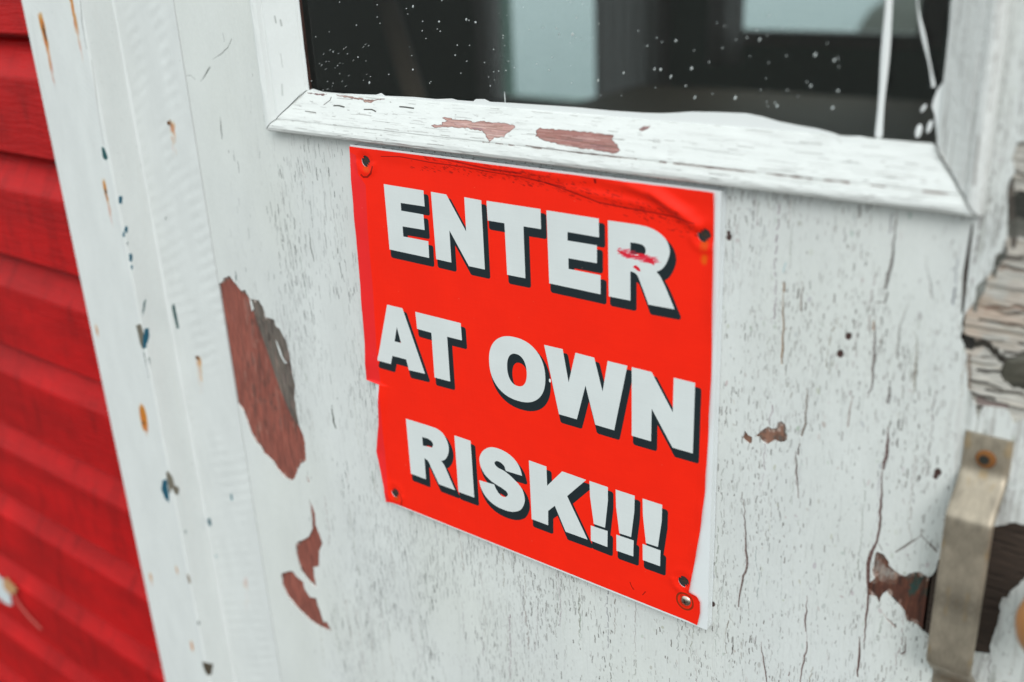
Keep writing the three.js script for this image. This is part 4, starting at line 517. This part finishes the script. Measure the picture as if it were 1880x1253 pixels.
  const skin = () => { const s = shape([[SX0 + 0.001, SY0], [SX1 - 0.0007, SY0 - 0.0004], [SX1, SY0 + 0.0005], [SX1, SY1], [SX0, SY1]]); for (const f of fix) { const p = new THREE.Path(); p.absellipse(f.x, f.y, HR * 1.06, HR * 1.06, 0, Math.PI * 2, true); s.holes.push(p); } return new THREE.ExtrudeGeometry(s, { depth: 0.0005, bevelEnabled: false, curveSegments: 24 }); };
  mesh('front_skin', skin().translate(0, 0, ZF - 0.0005), plastic, sign).userData.label = 'white fluted plastic board showing beyond the red film';
  mesh('back_skin', skin().translate(0, 0, ZB), plastic, sign);
  const ribs = []; const nr = 32; for (let i = 0; i <= nr; i++) { const x = SX0 + 0.0007 + (SX1 - SX0 - 0.0014) * i / nr, lean = i === nr || i === 0 ? 0 : 0.0024, q = new THREE.Shape(); q.moveTo(x - 0.00035, ZB + 0.0005); q.lineTo(x + 0.00035, ZB + 0.0005); q.lineTo(x + 0.0006 + lean, ZF - 0.0005); q.lineTo(x - 0.0006 + lean, ZF - 0.0005); let top = SY1 - (i % 3) * 0.0001 + 0.0001; if (fix.some((f) => Math.abs(f.x - x) < HR)) { const f = fix.find((e) => Math.abs(e.x - x) < HR); top = Math.min(top, f.y - HR) ; } const e = new THREE.ExtrudeGeometry(q, { depth: top - SY0 - 0.0006, bevelEnabled: false }); e.rotateX(Math.PI / 2).scale(1, -1, 1); const p = e.attributes.position; const gg = new THREE.BufferGeometry(); const arr = new Float32Array(p.count * 3); for (let k = 0; k < p.count; k++) { arr[3 * k] = p.getX(k); arr[3 * k + 1] = SY0 + 0.0003 + Math.abs(p.getY(k)); arr[3 * k + 2] = Math.abs(p.getZ(k)); } gg.setAttribute('position', new THREE.BufferAttribute(arr, 3)); gg.setAttribute('uv', e.attributes.uv.clone()); gg.computeVertexNormals(); ribs.push(gg); }
  mesh('flute_ribs', merged(...ribs), plastic, sign).userData.kind = 'stuff';

  // red film: a fine grid; its left and right edges follow the photograph, its loose margins lift and wrinkle
  const edge = (pts) => { const w = world(pts, ZF).sort((a, e) => a[1] - e[1]); return (y) => { if (y <= w[0][1]) return w[0][0]; for (let i = 1; i < w.length; i++) if (y <= w[i][1]) { const t = (y - w[i - 1][1]) / (w[i][1] - w[i - 1][1] + 1e-9); return w[i - 1][0] + (w[i][0] - w[i - 1][0]) * t; } return w[w.length - 1][0]; }; };
  const XL = edge([[642, 266], [649, 320], [654, 372], [660, 450], [667, 520], [673, 600], [676, 650], [677, 697], [699, 704.5], [698, 735], [698, 780], [697, 786], [694, 828], [701, 858], [709, 895], [713, 926]]);
  const XR = edge([[1313, 350], [1312, 440], [1310, 560], [1307, 700], [1300, 830], [1296, 900], [1289, 960], [1279, 1022], [1275, 1040], [1267, 1085], [1269, 1088], [1281, 1094], [1287, 1105], [1287, 1125], [1282, 1145], [1279, 1152]]);
  const NX = 220, NY = 230, pos = [], uv = [], idx = [], seg = (x, y, a, e) => { const dx = e[0] - a[0], dy = e[1] - a[1], L2 = dx * dx + dy * dy, t = Math.min(1, Math.max(0, ((x - a[0]) * dx + (y - a[1]) * dy) / L2)); return [Math.hypot(x - a[0] - t * dx, y - a[1] - t * dy), t]; };
  const folds = [[[1080, 320], [1200, 355], 0.0009, 0.006], [[1200, 350], [1285, 418], 0.0030, 0.0055], [[1040, 345], [1220, 385], 0.0008, 0.004], [[860, 298], [1080, 330], 0.0009, 0.006], [[1150, 335], [1270, 392], 0.0012, 0.005]].map(([a, e, h, w]) => [world([a], ZF)[0], world([e], ZF)[0], h, w]);
  const yStep = world([[688, 701]], ZF)[0][1];
  const lift = (x, y, xl, xr) => {
    const l = x - xl, rgt = xr - x, top = SY1 - y; let z = 0.00022;
    const wl = y > yStep ? 0.013 + 0.003 * noise(y * 40, 1) : 0.0085, hl = y > yStep ? 0.0032 : 0.0022; if (l < wl) z += hl * Math.pow(1 - l / wl, 1.5) * (0.8 + 0.4 * noise(y * 60, 2)) * ss(-0.002, 0.028, SY1 - y) ;
    if (rgt < 0.008) z += 0.0010 * Math.pow(1 - rgt / 0.008, 1.4) * (0.3 + 1.1 * noise(y * 70, 9));
    if (top < 0.012) z += 0.0005 * ss(0.012, 0.002, top) * (0.4 + noise(x * 60, 5));
    for (const [a, e, h, w] of folds) { const [d, t] = seg(x, y, a, e); z += h * Math.exp(-d * d / (w * w) * 2.5) * (0.35 + 0.65 * Math.sin(Math.PI * Math.min(1, 0.15 + t * 0.75))); }
    for (const f of fix) { const d = Math.hypot(x - f.x, y - f.y); z += 0.0007 * Math.exp(-((d - 0.0085) ** 2) / 0.000006) * (y < f.y ? 1 : 0.4); z *= ss(0.002, 0.006, d) * 0.8 + 0.2; }
    z += 0.00012 * (fbm(x * 45, y * 45, 3) - 0.3);
    return Math.max(0.0001, z);
  };
  for (let j = 0; j <= NY; j++) for (let i = 0; i <= NX; i++) {
    const y0 = SY0 + 0.0012, y = y0 + (SY1 - 0.0012 - y0) * j / NY, xl = XL(y), xr = XR(y); let x = xl + (xr - xl) * i / NX, yy = y;
    for (const f of fix) { const dx = x - f.x, dy = yy - f.y, d = Math.hypot(dx, dy); if (d > HR * 0.72 && d < HR * 1.25) { x = f.x + dx / d * HR; yy = f.y + dy / d * HR; } }
    pos.push(x, yy, ZF + lift(x, yy, xl, xr)); uv.push((x - SX0) / (SX1 - SX0), 1 - (SY1 - yy) / (SY1 - SY0));
  }
  for (let j = 0; j < NY; j++) for (let i = 0; i < NX; i++) { const a = j * (NX + 1) + i, e = a + 1, d = a + NX + 1, f = d + 1, mx = (pos[a * 3] + pos[f * 3]) / 2, my = (pos[a * 3 + 1] + pos[f * 3 + 1]) / 2; if (fix.some((h) => Math.hypot(mx - h.x, my - h.y) < HR * 0.93)) continue; idx.push(a, e, f, a, f, d); }
  const fg = new THREE.BufferGeometry(); fg.setAttribute('position', new THREE.Float32BufferAttribute(pos, 3)); fg.setAttribute('uv', new THREE.Float32BufferAttribute(uv, 2)); fg.setIndex(idx); fg.computeVertexNormals();
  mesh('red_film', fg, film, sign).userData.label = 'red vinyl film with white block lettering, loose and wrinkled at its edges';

  // fixings sunk in the holes and the one bright screw
  const black = mat({ color: lin(0.022, 0.02, 0.018), roughness: 0.8 });
  for (const f of fix) { const s = mesh('screw', new THREE.CylinderGeometry(HR * 0.985, HR * 0.985, 0.0030, 28).rotateX(Math.PI / 2).translate(f.x, f.y, ZF - 0.0017), black, sign); mesh('slot', merged(box(f.x - 0.0024, f.x + 0.0024, f.y - 0.0004, f.y + 0.0004, ZF - 0.00018, ZF - 0.0001), box(f.x - 0.0004, f.x + 0.0004, f.y + 0.00042, f.y + 0.0024, ZF - 0.00018, ZF - 0.0001)), mat({ color: lin(0.05, 0.025, 0.012), roughness: 0.9 }), s); }
  const v = onZ(1258.5, 1105, ZF + 0.0012), prof = [[0, 0.0016], [0.0016, 0.0015], [0.003, 0.0009], [0.0036, 0.0002], [0.0037, 0]].map(([a, e]) => new THREE.Vector2(a, e));
  const sc = mesh('screw', new THREE.LatheGeometry(prof, 24).rotateX(Math.PI / 2).translate(v.x, v.y, ZF + 0.0004), mat({ color: lin(0.62, 0.55, 0.46), metalness: 1, roughness: 0.3 }), sign); sc.userData.label = 'bright metal screw ringed with rust';
  const arms = []; for (const a of [0.4, 0.4 + Math.PI / 2]) arms.push(new THREE.BoxGeometry(0.0042, 0.0008, 0.0003).rotateZ(a).translate(v.x, v.y, ZF + 0.00212)); mesh('slot', merged(...arms), mat({ color: lin(0.06, 0.03, 0.02), roughness: 0.9 }), sc);
}

// ------------------------------------------------------------------ pull handle and knob
{
  const h = thing('pull_handle', 'bent flat metal pull handle screwed over the dark bare patch of the door', 'handle');
  const c = canvas(512, 512), r = canvas(512, 512);
  pixelsOf(c, (d, o, x, y) => { const n = fbm(x / 50, y / 70, 4), f = noise(x / 3, y / 12), v = 0.72 + 0.4 * n + 0.08 * f, t = ss(0.55, 0.8, fbm(x / 28 + 9, y / 60, 3)); d[o] = Math.min(255, 180 * v + 8 * t); d[o + 1] = Math.min(255, 167 * v - 2 * t); d[o + 2] = Math.min(255, 149 * v - 16 * t); d[o + 3] = 255; });
  pixelsOf(r, (d, o, x, y) => { const v = 150 + 80 * (fbm(x / 40, y / 40, 4) - 0.3); d[o] = d[o + 1] = d[o + 2] = v; d[o + 3] = 255; });
  const steel = mat({ map: tex(c, true), roughnessMap: tex(r, false), roughness: 0.75, metalness: 0.75, bumpMap: tex(r, false), bumpScale: 0.0003 });
  const X = -0.1081, WID = 0.0240, T = 0.0018, y0 = H;
  // centre line in (y, z): top foot, two bends out, long grip, the same back at the bottom
  const line = [[-0.2585, 0.0011], [-0.2815, 0.0011], [-0.2985, 0.0195], [-0.3015, 0.0205], [-0.3925, 0.0215], [-0.3955, 0.0205], [-0.4155, 0.0011], [-0.4385, 0.0011]];
  // round the bends
  const pts = []; line.forEach((p, i) => { if (i === 0 || i === line.length - 1) return pts.push(p); const a = line[i - 1], b = line[i + 1], f = (q, d) => { const L = Math.hypot(q[0] - p[0], q[1] - p[1]), k = Math.min(d, L * 0.45) / L; return [p[0] + (q[0] - p[0]) * k, p[1] + (q[1] - p[1]) * k]; }; const s = f(a, 0.005), e = f(b, 0.005); for (let k = 0; k <= 6; k++) { const t = k / 6; pts.push([(1 - t) ** 2 * s[0] + 2 * t * (1 - t) * p[0] + t * t * e[0], (1 - t) ** 2 * s[1] + 2 * t * (1 - t) * p[1] + t * t * e[1]]); } });
  // cross-section: flat in the middle, edges turned down a little
  const sec = []; const nS = 16; for (let i = 0; i <= nS; i++) { const s = -1 + 2 * i / nS, e = Math.max(0, Math.abs(s) - 0.82) / 0.18; sec.push([s * WID / 2, T / 2 - 0.0012 * e * e]); } for (let i = nS; i >= 0; i--) { const s = -1 + 2 * i / nS, e = Math.max(0, Math.abs(s) - 0.82) / 0.18; sec.push([s * WID / 2 * 0.985, -T / 2 - 0.0010 * e * e]); } sec.push(sec[0]);
  const pos = [], uvs = [], idx = []; let acc = 0;
  pts.forEach((p, i) => { const a = pts[Math.max(0, i - 1)], b = pts[Math.min(pts.length - 1, i + 1)], L = Math.hypot(b[0] - a[0], b[1] - a[1]), n = [-(b[1] - a[1]) / L * -1, (b[0] - a[0]) / L * -1]; if (i) acc += Math.hypot(p[0] - pts[i - 1][0], p[1] - pts[i - 1][1]); sec.forEach(([x, t], k) => { pos.push(X + x, y0 + p[0] + n[0] * t, p[1] + n[1] * t); uvs.push((x + (k > nS ? 0.03 : 0)) / 0.1, acc / 0.1); }); });
  const m = sec.length; for (let i = 0; i + 1 < pts.length; i++) for (let k = 0; k + 1 < m; k++) { const a = i * m + k, b = a + 1, cc = a + m, d = cc + 1; idx.push(a, cc, b, b, cc, d); }
  for (const i of [0, pts.length - 1]) for (let k = 0; k < nS; k++) { const a = i * m + k, b = a + 1, cc = i * m + (2 * nS + 1 - k), d = cc - 1; idx.push(a, b, cc, b, d, cc); }
  const g = new THREE.BufferGeometry(); g.setAttribute('position', new THREE.Float32BufferAttribute(pos, 3)); g.setAttribute('uv', new THREE.Float32BufferAttribute(uvs, 2)); g.setIndex(idx); g.computeVertexNormals();
  steel.side = THREE.DoubleSide;
  mesh('strap', g, steel, h);
  const rusty = mat({ color: lin(0.22, 0.085, 0.02), roughness: 0.85, metalness: 0.2 });
  for (const y of [-0.2715, -0.4265]) { const s = mesh('screw', new THREE.LatheGeometry([[0, 0.0012], [0.0022, 0.0016], [0.0042, 0.0014], [0.0050, 0.0006], [0.0052, 0]].map(([a, e]) => new THREE.Vector2(a, e)), 22).rotateX(Math.PI / 2).translate(X, y0 + y, 0.0021), rusty, h); s.userData.label = 'rusty screw of the handle'; mesh('slot', new THREE.CylinderGeometry(0.0027, 0.0027, 0.0004, 14).rotateX(Math.PI / 2).translate(X - 0.0004, y0 + y, 0.0036), mat({ color: lin(0.02, 0.02, 0.015), roughness: 0.9 }), s); }

  const k = thing('door_knob', 'round orange brown wooden knob on the lock stile beside the metal handle', 'knob');
  const kc = onZ(1868, 1125, 0.045), kx = kc.x + 0.0215, ky = kc.y;
  mesh('rosette', new THREE.LatheGeometry([[0, 0.004], [0.012, 0.004], [0.019, 0.003], [0.022, 0]].map(([a, e]) => new THREE.Vector2(a, e)), 32).rotateX(Math.PI / 2).translate(kx, ky, 0.0002), mat({ color: lin(0.5, 0.33, 0.14), metalness: 0.9, roughness: 0.4 }), k);
  mesh('knob', new THREE.LatheGeometry([[0.0075, 0], [0.0075, 0.018], [0.011, 0.023], [0.0175, 0.029], [0.0212, 0.038], [0.0215, 0.045], [0.0195, 0.052], [0.013, 0.0575], [0.005, 0.0595], [0, 0.06]].map(([a, e]) => new THREE.Vector2(a, e)), 40).rotateX(Math.PI / 2).translate(kx, ky, 0.0034), mat({ color: lin(0.38, 0.16, 0.045), roughness: 0.45 }), k);
}

// everything that the sky lights casts and takes shadows
scene.traverse((o) => { if (o.isMesh) o.castShadow = o.receiveShadow = true; });
renderer.render(scene, camera);
